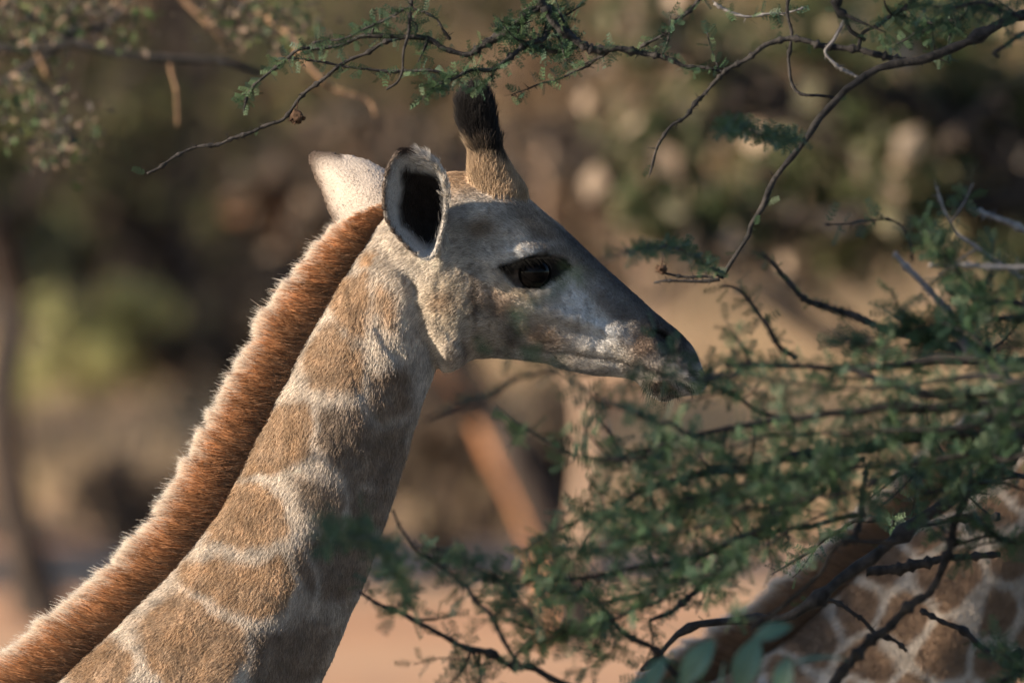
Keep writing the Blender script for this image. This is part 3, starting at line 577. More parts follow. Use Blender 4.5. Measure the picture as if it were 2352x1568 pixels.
def albedo(V, lab, uu, kind=0):
    P = px_of(V); wob = np.c_[fbm(V, 26, 21, 3), fbm(V, 26, 31, 3)] * 15
    Q = P + wob
    c = np.repeat(CREAM[None], len(V), 0)
    fine = fbm(V, 90, 41, 2)[:, None]
    mott = fbm(V, 40, 71, 3)[:, None]
    if kind == 0:
        neck = (P[:, 0] < 1010) & (lab == 0)
        for poly, col, soft in PATCHES:
            pl = np.asarray(poly, float); bb = (Q[:, 0] > pl[:, 0].min() - 40) & (Q[:, 0] < pl[:, 0].max() + 40) & (Q[:, 1] > pl[:, 1].min() - 40) & (Q[:, 1] < pl[:, 1].max() + 40) & neck
            if bb.any():
                w = sstep(-soft * 1.4, soft * 1.4, poly_sd(Q[bb], pl) + 8 + 7 * fine[bb, 0])[:, None] * (0.92 + 0.20 * mott[bb])
                c[bb] = c[bb] * (1 - w) + np.asarray(col) * w
        # front of the neck: greyer mottled coat, its shaded side painted darker
        xl = np.interp(Q[:, 1], [820, 880, 1060, 1240, 1420, 1650], [905, 815, 750, 700, 645, 545])
        w = (sstep(0, 55, Q[:, 0] - xl) * sstep(860, 960, Q[:, 1]) * np.clip(.50 + .6 * mott[:, 0], 0, .9) * neck)[:, None]; c = c * (1 - w) + BRN * 1.2 * w
        for ln in PALE:
            dd, u = line_d(Q[neck], ln); w = ((0.6 + .5 * mott[neck, 0]) * np.exp(-(dd / 8.5) ** 2))[:, None]; c[neck] = c[neck] * (1 - w) + CREAM * 1.04 * w
    # patches further down the body (and over the whole coat of the older animal): cells along the neck
    g = 150.0 if kind == 0 else 128.0
    far = (P[:, 1] > 1600) if kind == 0 else (P[:, 0] < 1100)
    far &= (lab == 0) | (lab == 4)
    if far.any():
        q = Q[far] * [1, 0.95] / g; q = q @ np.array([[0.62, 0.78], [-0.78, 0.62]]); q = np.c_[q, V[far][:, 1] / (g * S) * 0.6]
        i = np.floor(q).astype(np.int64); d1 = np.full(len(q), 9.); d2 = np.full(len(q), 9.)
        for a in (-1, 0, 1):
            for b in (-1, 0, 1):
                for e in (-1, 0, 1):
                    ii = i + [a, b, e]; ctr = ii + 0.5 + 0.38 * np.c_[*[2 * _hash(ii[:, 0], ii[:, 1], ii[:, 2], 50 + t + kind) - 1 for t in range(3)]]
                    d = np.linalg.norm(q - ctr, axis=1); m = d < d1
                    d2 = np.where(m, d1, np.minimum(d2, d)); d1 = np.where(m, d, d1)
        w = sstep(0.09, 0.19, d2 - d1 + 0.03 * fine[far, 0])[:, None]
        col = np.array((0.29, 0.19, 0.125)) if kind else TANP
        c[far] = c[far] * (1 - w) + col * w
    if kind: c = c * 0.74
    dd, u = line_d(P, [(940, 630), (960, 740), (985, 825), (965, 900)]); w = (0.7 * np.exp(-(dd / 24) ** 2) * (lab == 0))[:, None]; c = c * (1 - w) + np.array((.55, .51, .47)) * w
    face = (lab == 0) & (P[:, 0] > 930) & (P[:, 1] < 960)
    Pf = (P + wob * 0.7)[face]; cf = c[face]
    hd = sstep(1000, 1080, Pf[:, 0])[:, None]; cf = cf * (1 - hd) + np.array((.56, .515, .47)) * hd
    for cx, cy, rx, ry, rot, col, s in FACE:
        w = np.clip(1.25 * ell(Pf, cx, cy, rx, ry, rot), 0, 1)[:, None] * s; cf = cf * (1 - w) + np.asarray(col) * w
    dd, u = line_d(P[face], [(1270, 512), (1330, 560), (1400, 625), (1470, 690), (1535, 745)])
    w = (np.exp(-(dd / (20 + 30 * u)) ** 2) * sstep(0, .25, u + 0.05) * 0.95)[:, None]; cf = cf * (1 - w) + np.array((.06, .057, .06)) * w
    sd = poly_sd(P[face], EYE_POLY); w = sstep(-10, 5, sd + 6 * fine[face, 0])[:, None]; cf = cf * (1 - w) + np.array((.012, .010, .009)) * w
    dd, u = line_d(P[face], MOUTH); w = (np.exp(-(dd / 6) ** 2) * (0.25 + .6 * u))[:, None]; cf = cf * (1 - w) + np.array((.05, .035, .03)) * w
    sp = sstep(.42, .62, noise(V[face], 150, 77))[:, None] * 0.42; cf = cf * (1 - sp) + np.array((.13, .10, .085)) * sp
    st_ = sstep(.25, .7, fbm(V[face] * [1, 1, 1.6], 75, 87, 2))[:, None] * .30; cf = cf * (1 - st_) + np.array((.20, .15, .115)) * st_
    dd, u = line_d(P[face], [(1506, 760), (1528, 770), (1546, 790)]); w = np.exp(-(dd / 8) ** 2)[:, None]; cf = cf * (1 - w) + np.array((.006, .005, .005)) * w
    dd, u = line_d(P[face], [(1062, 784), (1074, 806), (1070, 828)]); w = .6 * np.exp(-(dd / 7) ** 2)[:, None]; cf = cf * (1 - w) + np.array((.10, .075, .06)) * w  # jaw crease darkened in the colour where shade falls
    c[face] = cf
    # crown of the head, horns
    top = sstep(470, 420, P[:, 1]) * sstep(985, 1020, P[:, 0]) * (lab == 0); c = c * (1 - top[:, None]) + np.array((.44, .31, .205)) * top[:, None]
    h = lab == 3
    w = sstep(372, 338, P[h][:, 1] + 22 * fine[h, 0] + 0.35 * (1105 - P[h][:, 0]))[:, None]
    c[h] = np.array((.40, .285, .185)) * (1 - w) + np.array((.012, .010, .010)) * w
    # ears
    e = (lab == 1) | (lab == 2)
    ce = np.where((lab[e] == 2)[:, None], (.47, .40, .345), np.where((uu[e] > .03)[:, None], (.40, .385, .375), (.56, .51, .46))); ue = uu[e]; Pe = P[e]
    inn = np.where(lab[e] == 1, sstep(-12, 9, poly_sd(Pe, EAR_HOLE_SHADE) + 6 * fine[e, 0]) * (ue > .03), sstep(.2, .34, ue)); w = inn[:, None]; ce = ce * (1 - w) + np.array((.020, .016, .015)) * w
    rim = np.exp(-(ue / np.where(lab[e] == 1, .06, .20)) ** 2) * (Pe[:, 0] < np.where(lab[e] == 1, 960, 785)); ce = ce * (1 - .92 * rim[:, None]) + np.array((.07, .046, .034)) * .92 * rim[:, None]
    tip = np.where(lab[e] == 1, np.exp(-((Pe[:, 0] - 926) / 30) ** 2 - ((Pe[:, 1] - 342) / 17) ** 2), 0.5 * np.exp(-((Pe[:, 0] - 712) / 26) ** 2 - ((Pe[:, 1] - 362) / 26) ** 2))
    ce = ce * (1 - tip[:, None]) + np.array((.025, .016, .014)) * tip[:, None]
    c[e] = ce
    t = lab == 5; c[t] = np.where((P[t][:, 1] > 2750)[:, None], (.012, .010, .01), CREAM)
    leg = (lab == 4) & (P[:, 1] > 3560); c[leg] = (.06, .05, .045)
    c = c * (1 + 0.10 * fine + 0.10 * fbm(V, 12, 61, 2)[:, None])
    return np.clip(c, 0.004, 0.8)
def nearest_src(V):
    idx = np.fromiter((KD.find(v)[1] for v in V), int, len(V))
    return SRC[1][idx], SRC[2][idx].astype(int), SRC[3][idx]

def hair(name, P, rad, cols, mat, parent, tipcols=None):
    """P: strands x points x 3; rad: strands x points; colour per strand, blended to tipcols at the tips"""
    n, k, _ = P.shape
    cu = bpy.data.hair_curves.new(name); cu.add_curves([k] * n)
    cu.attributes['position'].data.foreach_set('vector', P.astype(np.float32).ravel())
    (cu.attributes.get('radius') or cu.attributes.new('radius', 'FLOAT', 'POINT')).data.foreach_set('value', rad.astype(np.float32).ravel())
    c = np.ones((n, 4), np.float32); c[:, :3] = cols
    cu.attributes.new('col', 'FLOAT_COLOR', 'CURVE').data.foreach_set('color', c.ravel())
    if tipcols is not None:
        c = np.ones((n, 4), np.float32); c[:, :3] = tipcols
        cu.attributes.new('tip', 'FLOAT_COLOR', 'CURVE').data.foreach_set('color', c.ravel())
    o = link(name, cu, mat, parent); o['kind'] = 'stuff'
    return o
def mat_hair(name, tips=None, trans=0.25, rough=0.6, spec=0.25):
    m, n, l, b = mat_new(name)
    a = n.new('ShaderNodeAttribute'); a.attribute_name = 'col'; out = a.outputs['Color']
    if tips:
        t = n.new('ShaderNodeAttribute'); t.attribute_name = 'tip'; hi = n.new('ShaderNodeHairInfo')
        mr = n.new('ShaderNodeMapRange'); mr.inputs[1].default_value, mr.inputs[2].default_value = tips
        mx = n.new('ShaderNodeMix'); mx.data_type = 'RGBA'
        l.new(hi.outputs['Intercept'], mr.inputs[0]); l.new(mr.outputs[0], mx.inputs[0]); l.new(out, mx.inputs[6]); l.new(t.outputs['Color'], mx.inputs[7]); out = mx.outputs[2]
    l.new(out, b.inputs['Base Color']); b.inputs['Roughness'].default_value = rough; b.inputs['Specular IOR Level'].default_value = spec
    t = n.new('ShaderNodeBsdfTranslucent'); mx = n.new('ShaderNodeMixShader'); mx.inputs[0].default_value = trans
    l.new(out, t.inputs[0]); l.new(b.outputs[0], mx.inputs[1]); l.new(t.outputs[0], mx.inputs[2]); l.new(mx.outputs[0], n['Material Output'].inputs['Surface'])
    return m
M_COAT = mat_attr('coat_skin', rough=0.85, spec=0.1, bump=0.5, bscale=260)
M_FUR = mat_hair('coat_fur', trans=0.15)
M_MANE = mat_hair('mane_hair', tips=(0.58, 0.98), trans=0.4)
M_BLACKHAIR = mat_hair('black_hair', trans=0.0, rough=0.7, spec=0.05)
m, n, l, b = mat_new('eyeball'); b.inputs['Base Color'].default_value = (0.003, 0.0025, 0.0025, 1); b.inputs['Roughness'].default_value = 0.06; b.inputs['Specular IOR Level'].default_value = 0.09
M_EYE = m
MANE_IN = [(905, 478), (862, 530), (808, 618), (764, 692), (722, 765), (688, 828), (648, 900), (606, 980), (566, 1060), (538, 1115), (498, 1192), (448, 1256), (404, 1314), (336, 1384), (276, 1440), (196, 1500), (110, 1572), (-20, 1650), (-200, 1720)]
MANE_OUT = [(885, 462), (785, 505), (724, 560), (668, 628), (626, 690), (588, 755), (550, 832), (512, 900), (474, 972), (436, 1042), (392, 1118), (350, 1190), (300, 1252), (240, 1312), (168, 1372), (98, 1430), (0, 1502), (-110, 1570), (-270, 1670)]
def giraffe(name, label, loc, kind, voxel, nfur, nmane, seed):
    pv = np.array([toX(330), 0, toZ(1750)])
    def bend(Q):                                   # the older animal carries its neck lower
        if kind == 0: return Q
        sh = Q.shape; q = Q.reshape(-1, 3) - pv; a = R(23) * sstep(0.28, .9, q[:, 2]) * (q[:, 0] > -.5); c, s = np.cos(a), np.sin(a)
        return (np.c_[q[:, 0] * c + q[:, 2] * s, q[:, 1], -q[:, 0] * s + q[:, 2] * c] + pv).reshape(sh)
    rng = np.random.default_rng(seed)
    BASE = np.array([toX(-600), 0.0, 0.0])
    root = tag(empty(name, BASE + loc), label, 'giraffe', 'giraffes')
    me = remeshed(voxel); V, N, T = read_mesh(me)
    comb, lab, uu = nearest_src(V); col = albedo(V, lab, uu, kind)
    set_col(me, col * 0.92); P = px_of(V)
    me.vertices.foreach_set('co', (bend(V) - BASE).astype(np.float32).ravel()); me.materials.clear(); me.update()
    body = link('body', me, M_COAT, root)
    # eyes
    for sg in (-1, 1):
        near = (np.abs(P[:, 0] - 1218) < 16) & (np.abs(P[:, 1] - 626) < 14) & (V[:, 1] * sg > 0)
        y0 = (V[near][:, 1] * sg).max()
        th = np.linspace(0, math.pi, 22); C = np.array([toX(1226), sg * (y0 - 0.0165), toZ(624)])
        pts = C + np.c_[np.zeros(22), sg * np.cos(th), np.zeros(22)] * 0.029
        A, F = tube(pts, np.maximum(np.sin(th) * 0.029, 1e-4), 28)
        link('eye', mesh('eye', bend(A) - BASE, F), M_EYE, root)
        # lashes along the upper lid
        if kind == 0 or sg < 0:
            nl = 260; u = rng.uniform(0, 1, nl); lid = spline([(1150, 613), (1178, 604), (1208, 594), (1240, 589), (1275, 594), (1304, 606)], 60)
            q = lid[(u * 59).astype(int)] + rng.normal(size=(nl, 2)) * 2
            r0 = np.c_[toX(q[:, 0]), np.full(nl, sg * (y0 + 0.008)) + rng.normal(size=nl) * .002, toZ(q[:, 1])]
            d = np.c_[0.35 + 0.5 * u, np.full(nl, sg * 0.7), -0.35 + 0.2 * rng.normal(size=nl)]; d /= np.linalg.norm(d, axis=1)[:, None]
            L = rng.uniform(.010, .018, nl)[:, None]
            st = np.stack([r0 + d * L * t + np.array([0, 0, -1]) * (L * t * t * 0.25) for t in np.linspace(0, 1, 5)], 1)
            hair('eyelashes', bend(st) - BASE, np.repeat(np.linspace(.0005, .0001, 5)[None], nl, 0), np.full((nl, 3), .004), M_BLACKHAIR, root)
    # coat
    e1 = V[T[:, 1]] - V[T[:, 0]]; e2 = V[T[:, 2]] - V[T[:, 0]]; area = np.linalg.norm(np.cross(e1, e2), axis=1) / 2
    tp = P[T[:, 0]]; ty = V[T[:, 0], 1]; tl = lab[T[:, 0]]
    w = area * np.where(tp[:, 1] < 1640, 1.0, 0.0) * np.where(ty < 0.02, 1.0, 0.22)
    w *= np.where(tl == 3, 1.9, 1.0) * np.where((tl == 1) | (tl == 2), 1.8, 1.0) * np.where((tp[:, 0] > 1010) & (tl == 0), 1.5, 1.0)
    inside = ((tl == 1) & (uu[T[:, 0]] > 0.02) & (poly_sd(tp, EAR_HOLE_SHADE) > -10)) | ((tl == 2) & (uu[T[:, 0]] > 0.42)); w[inside] *= np.where(tl[inside] == 1, .05, .02)
    ey = poly_sd(tp, EYE_POLY) > 2; w[ey & (tl == 0)] = 0
    if kind: w[(tp[:, 0] > 1120)] = 0
    k = rng.choice(len(T), nfur, p=w / w.sum()); a = rng.uniform(size=(nfur, 2)); fl = a.sum(1) > 1; a[fl] = 1 - a[fl]
    r0 = V[T[k, 0]] + a[:, :1] * e1[k] + a[:, 1:] * e2[k]; nn = N[T[k, 0]]; lb = tl[k]; u_ = uu[T[k, 0]]
    cb = comb[T[k, 0]] + 0.22 * np.c_[noise(r0, 45, 5), noise(r0, 45, 6), noise(r0, 45, 7)] + 0.20 * rng.normal(size=(nfur, 3)) + 0.25 * np.c_[noise(r0, 14, 15), noise(r0, 14, 16), noise(r0, 14, 17)]
    cb = cb - nn * (cb * nn).sum(1)[:, None]; cb /= np.linalg.norm(cb, axis=1)[:, None] + 1e-9
    p_ = px_of(r0)
    L = np.full(nfur, .0095); L = np.where((p_[:, 0] > 1010) & (lb == 0), .0066, L); L = np.where((p_[:, 0] > 1300) & (lb == 0), .0045, L)
    L = np.where(lb == 3, np.where(p_[:, 1] < 355, .026, .013), L)
    L = np.where((lb == 1) | (lb == 2), np.where((p_[:, 0] > 955) & (lb == 1) & (p_[:, 1] < 470) & (np.abs(u_) < .15), .014, np.where((u_ > .04) & (poly_sd(p_, EAR_HOLE_SHADE) > -4), .014, np.where(u_ > .04, .0028, .0050))), L)
    L = L * rng.uniform(.65, 1.3, nfur) * (1 + .25 * noise(r0, 30, 8))
    lift = np.where(lb == 3, .30, np.where(lb == 2, .16, .34)) + .14 * rng.uniform(-1, 1, nfur) + .12 * noise(r0, 35, 18)
    k_ = 4; t = np.linspace(0, 1, k_)
    st = np.stack([r0 - nn * .0006 + cb * (L * q)[:, None] + nn * (L * lift * np.sin(q * 1.7))[:, None] for q in t], 1)
    hc = albedo(r0, lb, u_, kind) * (rng.uniform(.55, 1.45, nfur) * (1 + .28 * noise(r0, 70, 28)))[:, None]
    wd = np.where(lb == 3, .00022, .00026) * rng.uniform(.8, 1.3, nfur)
    hair('fur', bend(st) - BASE, wd[:, None] * np.array([1, 1, .8, .25])[None], np.clip(hc, .004, .85), M_FUR, root)
    # mane: a thick core and its hair
    I = spline(MANE_IN, 260); O = spline(MANE_OUT, 260); ths = np.linspace(0, 2 * math.pi, 22, endpoint=False)
    ctr = I * 0.68 + O * 0.32; hv = (O - I) * 0.40
    cxz = ctr[:, None] + hv[:, None] * np.cos(ths)[None, :, None]
    thick = (0.015 * np.sin(np.clip(np.linspace(0.02, 1, 260) * 12, 0, 1) * math.pi / 2))[:, None] * np.sin(ths)[None] * (1 - 0.3 * np.cos(ths)[None])
    A = np.stack([toX(cxz[..., 0]), thick, toZ(cxz[..., 1])], -1).reshape(-1, 3); A[:, 1] += 0.003 * noise(A, 60, 3) * np.sign(A[:, 1])
    kk = len(ths); c0 = A[:kk].mean(0); c1 = A[-kk:].mean(0); j = np.arange(kk); j2 = (j + 1) % kk; i0 = len(A); b0 = i0 - kk
    F = [grid_faces(260, kk), np.vstack([np.c_[np.full(kk, i0), j2, j], np.c_[np.full(kk, i0 + 1), b0 + j, b0 + j2]])]
    A = np.vstack([A, c0, c1])
    RUST = np.array((.43, .198, .088)) if kind == 0 else np.array((.27, .155, .09))
    mane = link('mane', mesh('mane', bend(A) - BASE, F, cols=np.repeat((RUST * .7)[None], len(A), 0)), M_COAT, root)
    u = rng.uniform(0, 1, nmane); ii = (u * 259).astype(int); Iu = I[ii]; Ou = O[ii]
    tan = np.gradient(I, axis=0)[ii]; tan /= np.linalg.norm(tan, axis=1)[:, None]
    sd_ = np.where(rng.uniform(size=nmane) < 0.72, -1, 1)
    f0 = rng.uniform(-.10, .66, nmane)                                     # where the hair leaves the crest
    y0 = sd_ * (.013 + .018 * (1 - np.abs(f0 - .2)) * rng.uniform(.5, 1, nmane)); Y0 = y0 * np.clip(u * 14, .35, 1)
    reach = rng.uniform(.90, 1.05, nmane) + .06 * (2 * _hash(np.floor(u * 64).astype(np.int64), np.zeros(nmane, np.int64), np.zeros(nmane, np.int64), 5) - 1) + .05 * noise(np.c_[u * 60, np.zeros(nmane)], 1.0, 3) + .06 * noise(np.c_[u * 190, np.zeros(nmane)], 1.0, 9) + .05 * noise(np.c_[u * 420, np.zeros(nmane)], 1.0, 19)
    reach = np.where(f0 < .25, np.minimum(reach, f0 + rng.uniform(.45, 1.2, nmane)), reach)
    reach = np.where(rng.uniform(size=nmane) < .07, reach * rng.uniform(1.03, 1.16, nmane), reach)
    Lh = np.linalg.norm(Ou - Iu, axis=1)
    sweep = tan * (Lh * .34)[:, None]                                              # hair sweeps down the neck
    clump = (.13 * noise(np.c_[u * 240, f0 * 3], 1.0, 40) + .10 * noise(np.c_[u * 90, f0 * 2], 1.0, 41) + .07 * rng.normal(size=nmane))
    def tuft(nc): uc = (np.floor(u * nc) + .5 + .5 * (2 * _hash(np.floor(u * nc).astype(np.int64), np.zeros(nmane, np.int64), np.zeros(nmane, np.int64), nc) - 1)) / nc; return I[np.clip((uc * 259).astype(int), 0, 259)] + (tan * ((uc * 259 - np.floor(uc * 259)) * Lseg[ii])[:, None]) - Iu
    Lseg = np.r_[np.linalg.norm(np.diff(I, axis=0), axis=1), 0]
    t1 = tuft(64); t2 = tuft(190)
    pts = []
    for t_ in np.linspace(0, 1, 6):
        f = f0 + (reach - f0) * t_
        q = Iu + (Ou - Iu) * f[:, None] + sweep * (t_ - .9) + tan * (Lh * clump)[:, None] * t_ ** 1.3 + (.50 * t1 + .42 * t2) * t_ ** 1.6
        y = Y0 * (1 + .45 * math.sin(t_ * 2.2)) * (1 - .45 * t_ ** 2) + .004 * t_ * noise(np.c_[u * 200, f0 * 4], 1.0, 44) + .0025 * t_ * rng.normal(size=nmane)
        pts.append(np.stack([toX(q[:, 0]), y, toZ(q[:, 1])], 1))
    st = np.stack(pts, 1)
    hc = RUST * rng.uniform(.55, 1.5, (nmane, 1)) * (1 + .25 * noise(np.c_[u * 90, f0 * 3], 1.0, 50) + .38 * noise(np.c_[u * 380, f0 * 2.5], 1.0, 51))[:, None]
    base = sstep(.30, -.02, f0)[:, None] * .8; hc = hc * (1 - base) + np.array((.17, .115, .08)) * base  # greyer hair at the mane's foot, the shade there painted in
    full = sstep(.72, 1.0, reach + .10 * rng.normal(size=nmane))[:, None]
    tc_ = np.array((.84, .76, .66)) * rng.uniform(.8, 1.15, (nmane, 1)) * full + hc * 1.15 * (1 - full)
    mh = hair('mane_hair', bend(st) - BASE, np.repeat(np.array([.00026, .00028, .00026, .00022, .00017, .00008])[None], nmane, 0) * rng.uniform(.8, 1.25, (nmane, 1)), np.clip(hc, .004, .8), M_MANE, mane, np.clip(tc_, .004, .85))
    if kind == 0:
        # bristles of chin and lip
        nb = 260; pk = rng.uniform(size=nb); lip = pk < .45
        q = np.where(lip[:, None], np.c_[rng.uniform(1575, 1612, nb), rng.uniform(850, 898, nb)], np.c_[rng.uniform(1478, 1556, nb), rng.uniform(872, 910, nb)])
        sel = np.where((V[:, 1] < 0.012) & (P[:, 0] > 1465) & (P[:, 1] > 840) & (lab == 0))[0]
        kd = KDTree(len(sel)); [kd.insert((P[s, 0], P[s, 1], V[s, 1] / S * .2), s) for s in sel]; kd.balance()
        vi = np.array([kd.find((a_, b_, rng.uniform(-20, 0)))[1] for a_, b_ in q]); r0 = V[vi]; nv = N[vi]
        d = nv + .35 * rng.normal(size=(nb, 3)) + np.where(lip[:, None], [[.5, -.1, -.15]], [[.05, -.1, -.75]]); d /= np.linalg.norm(d, axis=1)[:, None]
        L = rng.uniform(.007, .022, nb)[:, None]
        st = np.stack([r0 + d * L * t + np.array([0, 0, -1.]) * L * t * t * .12 for t in np.linspace(0, 1, 4)], 1)
        hair('whiskers', st - BASE, np.repeat(np.array([.00035, .0003, .0002, .0001])[None], nb, 0), np.full((nb, 3), .015), M_BLACKHAIR, root)
        # loose curly hairs along the mane's foot
    return root
giraffe('giraffe', 'young giraffe with rust mane and cream neck, head raised in profile beside the acacia', np.array([0, 0, 0]), 0, 0.0042, 330000, 70000, 5)
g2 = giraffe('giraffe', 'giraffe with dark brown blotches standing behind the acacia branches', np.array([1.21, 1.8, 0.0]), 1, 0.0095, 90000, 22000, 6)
# ------------------------------------------------------------------ acacia in front
def acacia_leaf():
    """feathery leaf: rachis along x, length 1; paired pinnae of small leaflets"""
    V = []; F = []
    def rh(c, d, w):
        d = np.array(d); p = np.cross(d, [0, 0, 1.]); p = p / np.linalg.norm(p) * w; i = len(V)
        V.extend([c, c + d * .5 + p, c + d, c + d * .5 - p]); F.append((i, i + 1, i + 2, i + 3))
    for k in range(4):
        x = .22 + .2 * k; Lp = .27 * (1 - .18 * abs(k - 1.2))
        for s in (-1, 1):
            d = np.array([.55, s * .83, -.10]); b = np.array([x, 0, 0.03 * k])
            for j in range(3):
                c = b + d * Lp * (.16 + .33 * j); e = np.array([.85, -s * .30, .1]) * .18; rh(c - e * .5, e, .031)
    rh(np.zeros(3), (1.0, 0.001, .06), .012)
    return np.array(V), np.array(F)
LV, LF = acacia_leaf()
LCOL = np.array([(.042, .082, .038), (.054, .098, .044), (.033, .064, .034), (.068, .110, .050), (.042, .084, .050)])
def leaves_mesh(name, P, D, L, parent, org, rng, cols=LCOL):
    N = len(P)
    D = D / np.linalg.norm(D, axis=1)[:, None]; w = rng.normal(size=(N, 3)) + [0, 0, .6]; Z = w - D * (w * D).sum(1)[:, None]; Z /= np.linalg.norm(Z, axis=1)[:, None]; Yv = np.cross(Z, D)
    V = P[:, None] + L[:, None, None] * (LV[None, :, :1] * D[:, None] + LV[None, :, 1:2] * Yv[:, None] + LV[None, :, 2:] * Z[:, None])
    F = (LF[None] + (np.arange(N) * len(LV))[:, None, None]).reshape(-1, 4)
    c = np.repeat(palette(cols, N, .25, rng), len(LV), 0)
    o = link(name, mesh(name, V.reshape(-1, 3) - org, F, False, c), M_LEAF, parent); o['kind'] = 'stuff'
    return o
AO = np.array([2.9, -1.5, 0.0])
AC = tag(empty('acacia_tree', AO), 'thorny acacia with feathery green leaves reaching in front of the giraffes', 'tree')
tp_ = spline([AO + [0, 0, -.05], AO + [.03, .05, 1.0], AO + [-.05, 0, 2.1], AO + [-.15, .1, 3.4]], 24)
MB().add(*tube(tp_, np.linspace(.13, .06, 24) + .05 * np.exp(-np.linspace(0, 12, 24)), 14)).build('trunk', M_BARK, AC, origin=AO)
def limb(pts, r0, r1, Y0, Y1=None, leaf=0.0, twigs=0, tlen=(60, 150), mat=None, attach=None, seed=0, size=(.024, .040), from_u=0.0, tilt=None):
    """pts on the layout grid; leaf = leaves per grid unit of length; radii in grid units"""
    Y1 = Y0 if Y1 is None else Y1; Y0, Y1 = (Y * 1.45 if Y < -1.05 else Y for Y in (Y0, Y1)); rng = np.random.default_rng(900 + seed); size = size if Y0 < -1.05 else (size[0] * .72, size[1] * .72)
    n = len(pts); W = [at(x, y, Y0 + (Y1 - Y0) * i / max(n - 1, 1)) for i, (x, y) in enumerate(pts)]
    rr = list(np.linspace(r0, r1, n) * S)
    if attach == 'trunk':
        z = np.clip(W[0][2] + .25, .5, 3.2); q = tp_[np.argmin(abs(tp_[:, 2] - z))]
        W = [q, q * .5 + W[0] * .5 + np.array([0, .05, .08])] + W; rr = [r0 * 2.2 * S, r0 * 1.4 * S] + rr
    elif attach == 'over':
        q = at(pts[0][0] + 300, -330, -.9); W = [q, q * .5 + W[0] * .5 + np.array([.03, 0, .02])] + W; rr = [r0 * 1.6 * S, r0 * 1.2 * S] + rr
    m_ = max(14, len(W) * 7); PR = spline(np.c_[np.array(W), np.array(rr)[:, None]], m_); P = PR[:, :3]; rad = np.maximum(PR[:, 3], .0008)
    P = P + np.c_[noise(P, 30, seed), noise(P, 30, seed + 1), noise(P, 30, seed + 2)] * .0055
    rad = rad * (1 + .20 * rng.uniform(-1, 1, m_) + .8 * (rng.uniform(size=m_) < .10))
    mb = MB(); mb.add(*tube(P, rad, 7))
    runs = [(P, leaf)]
    T = np.gradient(P, axis=0); T /= np.linalg.norm(T, axis=1)[:, None]
    k0 = 10 if attach else 0
    for t in range(twigs):
        i = int(rng.integers(min(k0 + int(from_u * m_), m_ - 2), m_)); Lt = rng.uniform(*tlen) * S
        d = T[i] * rng.uniform(.2, 1.0) + rng.normal(size=3) * [.6, .55, .6]; d /= np.linalg.norm(d)
        Q = spline([P[i], P[i] + d * Lt * .5 + rng.normal(size=3) * Lt * .08, P[i] + d * Lt + rng.normal(size=3) * Lt * .12], 9)
        mb.add(*tube(Q, np.linspace(min(rad[i] * .6, .0032), .0008, 9), 5)); runs.append((Q, max(leaf, .12)))
    # thorns
    for t in range(int(len(P) * .5)):
        i = int(rng.integers(0, m_)); d = rng.normal(size=3); d /= np.linalg.norm(d); mb.add(*tube(np.array([P[i], P[i] + d * rng.uniform(.006, .016)]), [.0011, .0002], 4))
    br = mb.build('branch', mat or M_BARK, AC, origin=AO)
    LP, LD = [], []
    for Q, dn in runs:
        if dn <= 0: continue
        Lq = np.linalg.norm(np.diff(Q, axis=0), axis=1).sum() / S; nl = int(Lq * dn * (1.15 if attach is None else 1.0) * (1.3 if Y0 > -1.05 else 1))
        if nl < 1: continue
        u = rng.uniform(.05, 1, nl) * (len(Q) - 1); u = np.where(rng.uniform(size=nl) < .75, np.round(u * 2) / 2, u); i = np.clip(u.astype(int), 0, len(Q) - 2)
        p = Q[i] + (Q[i + 1] - Q[i]) * (u - i)[:, None]; tq = Q[i + 1] - Q[i]; tq /= np.linalg.norm(tq, axis=1)[:, None] + 1e-9
        d = rng.normal(size=(nl, 3)) + tq * .7
        LP.append(p); LD.append(d)
    if LP:
        LP = np.vstack(LP); LD = np.vstack(LD); L = rng.uniform(*size, len(LP))
        leaves_mesh('leaves', LP, LD, L, br, np.zeros(3) + AO, rng)
    return br
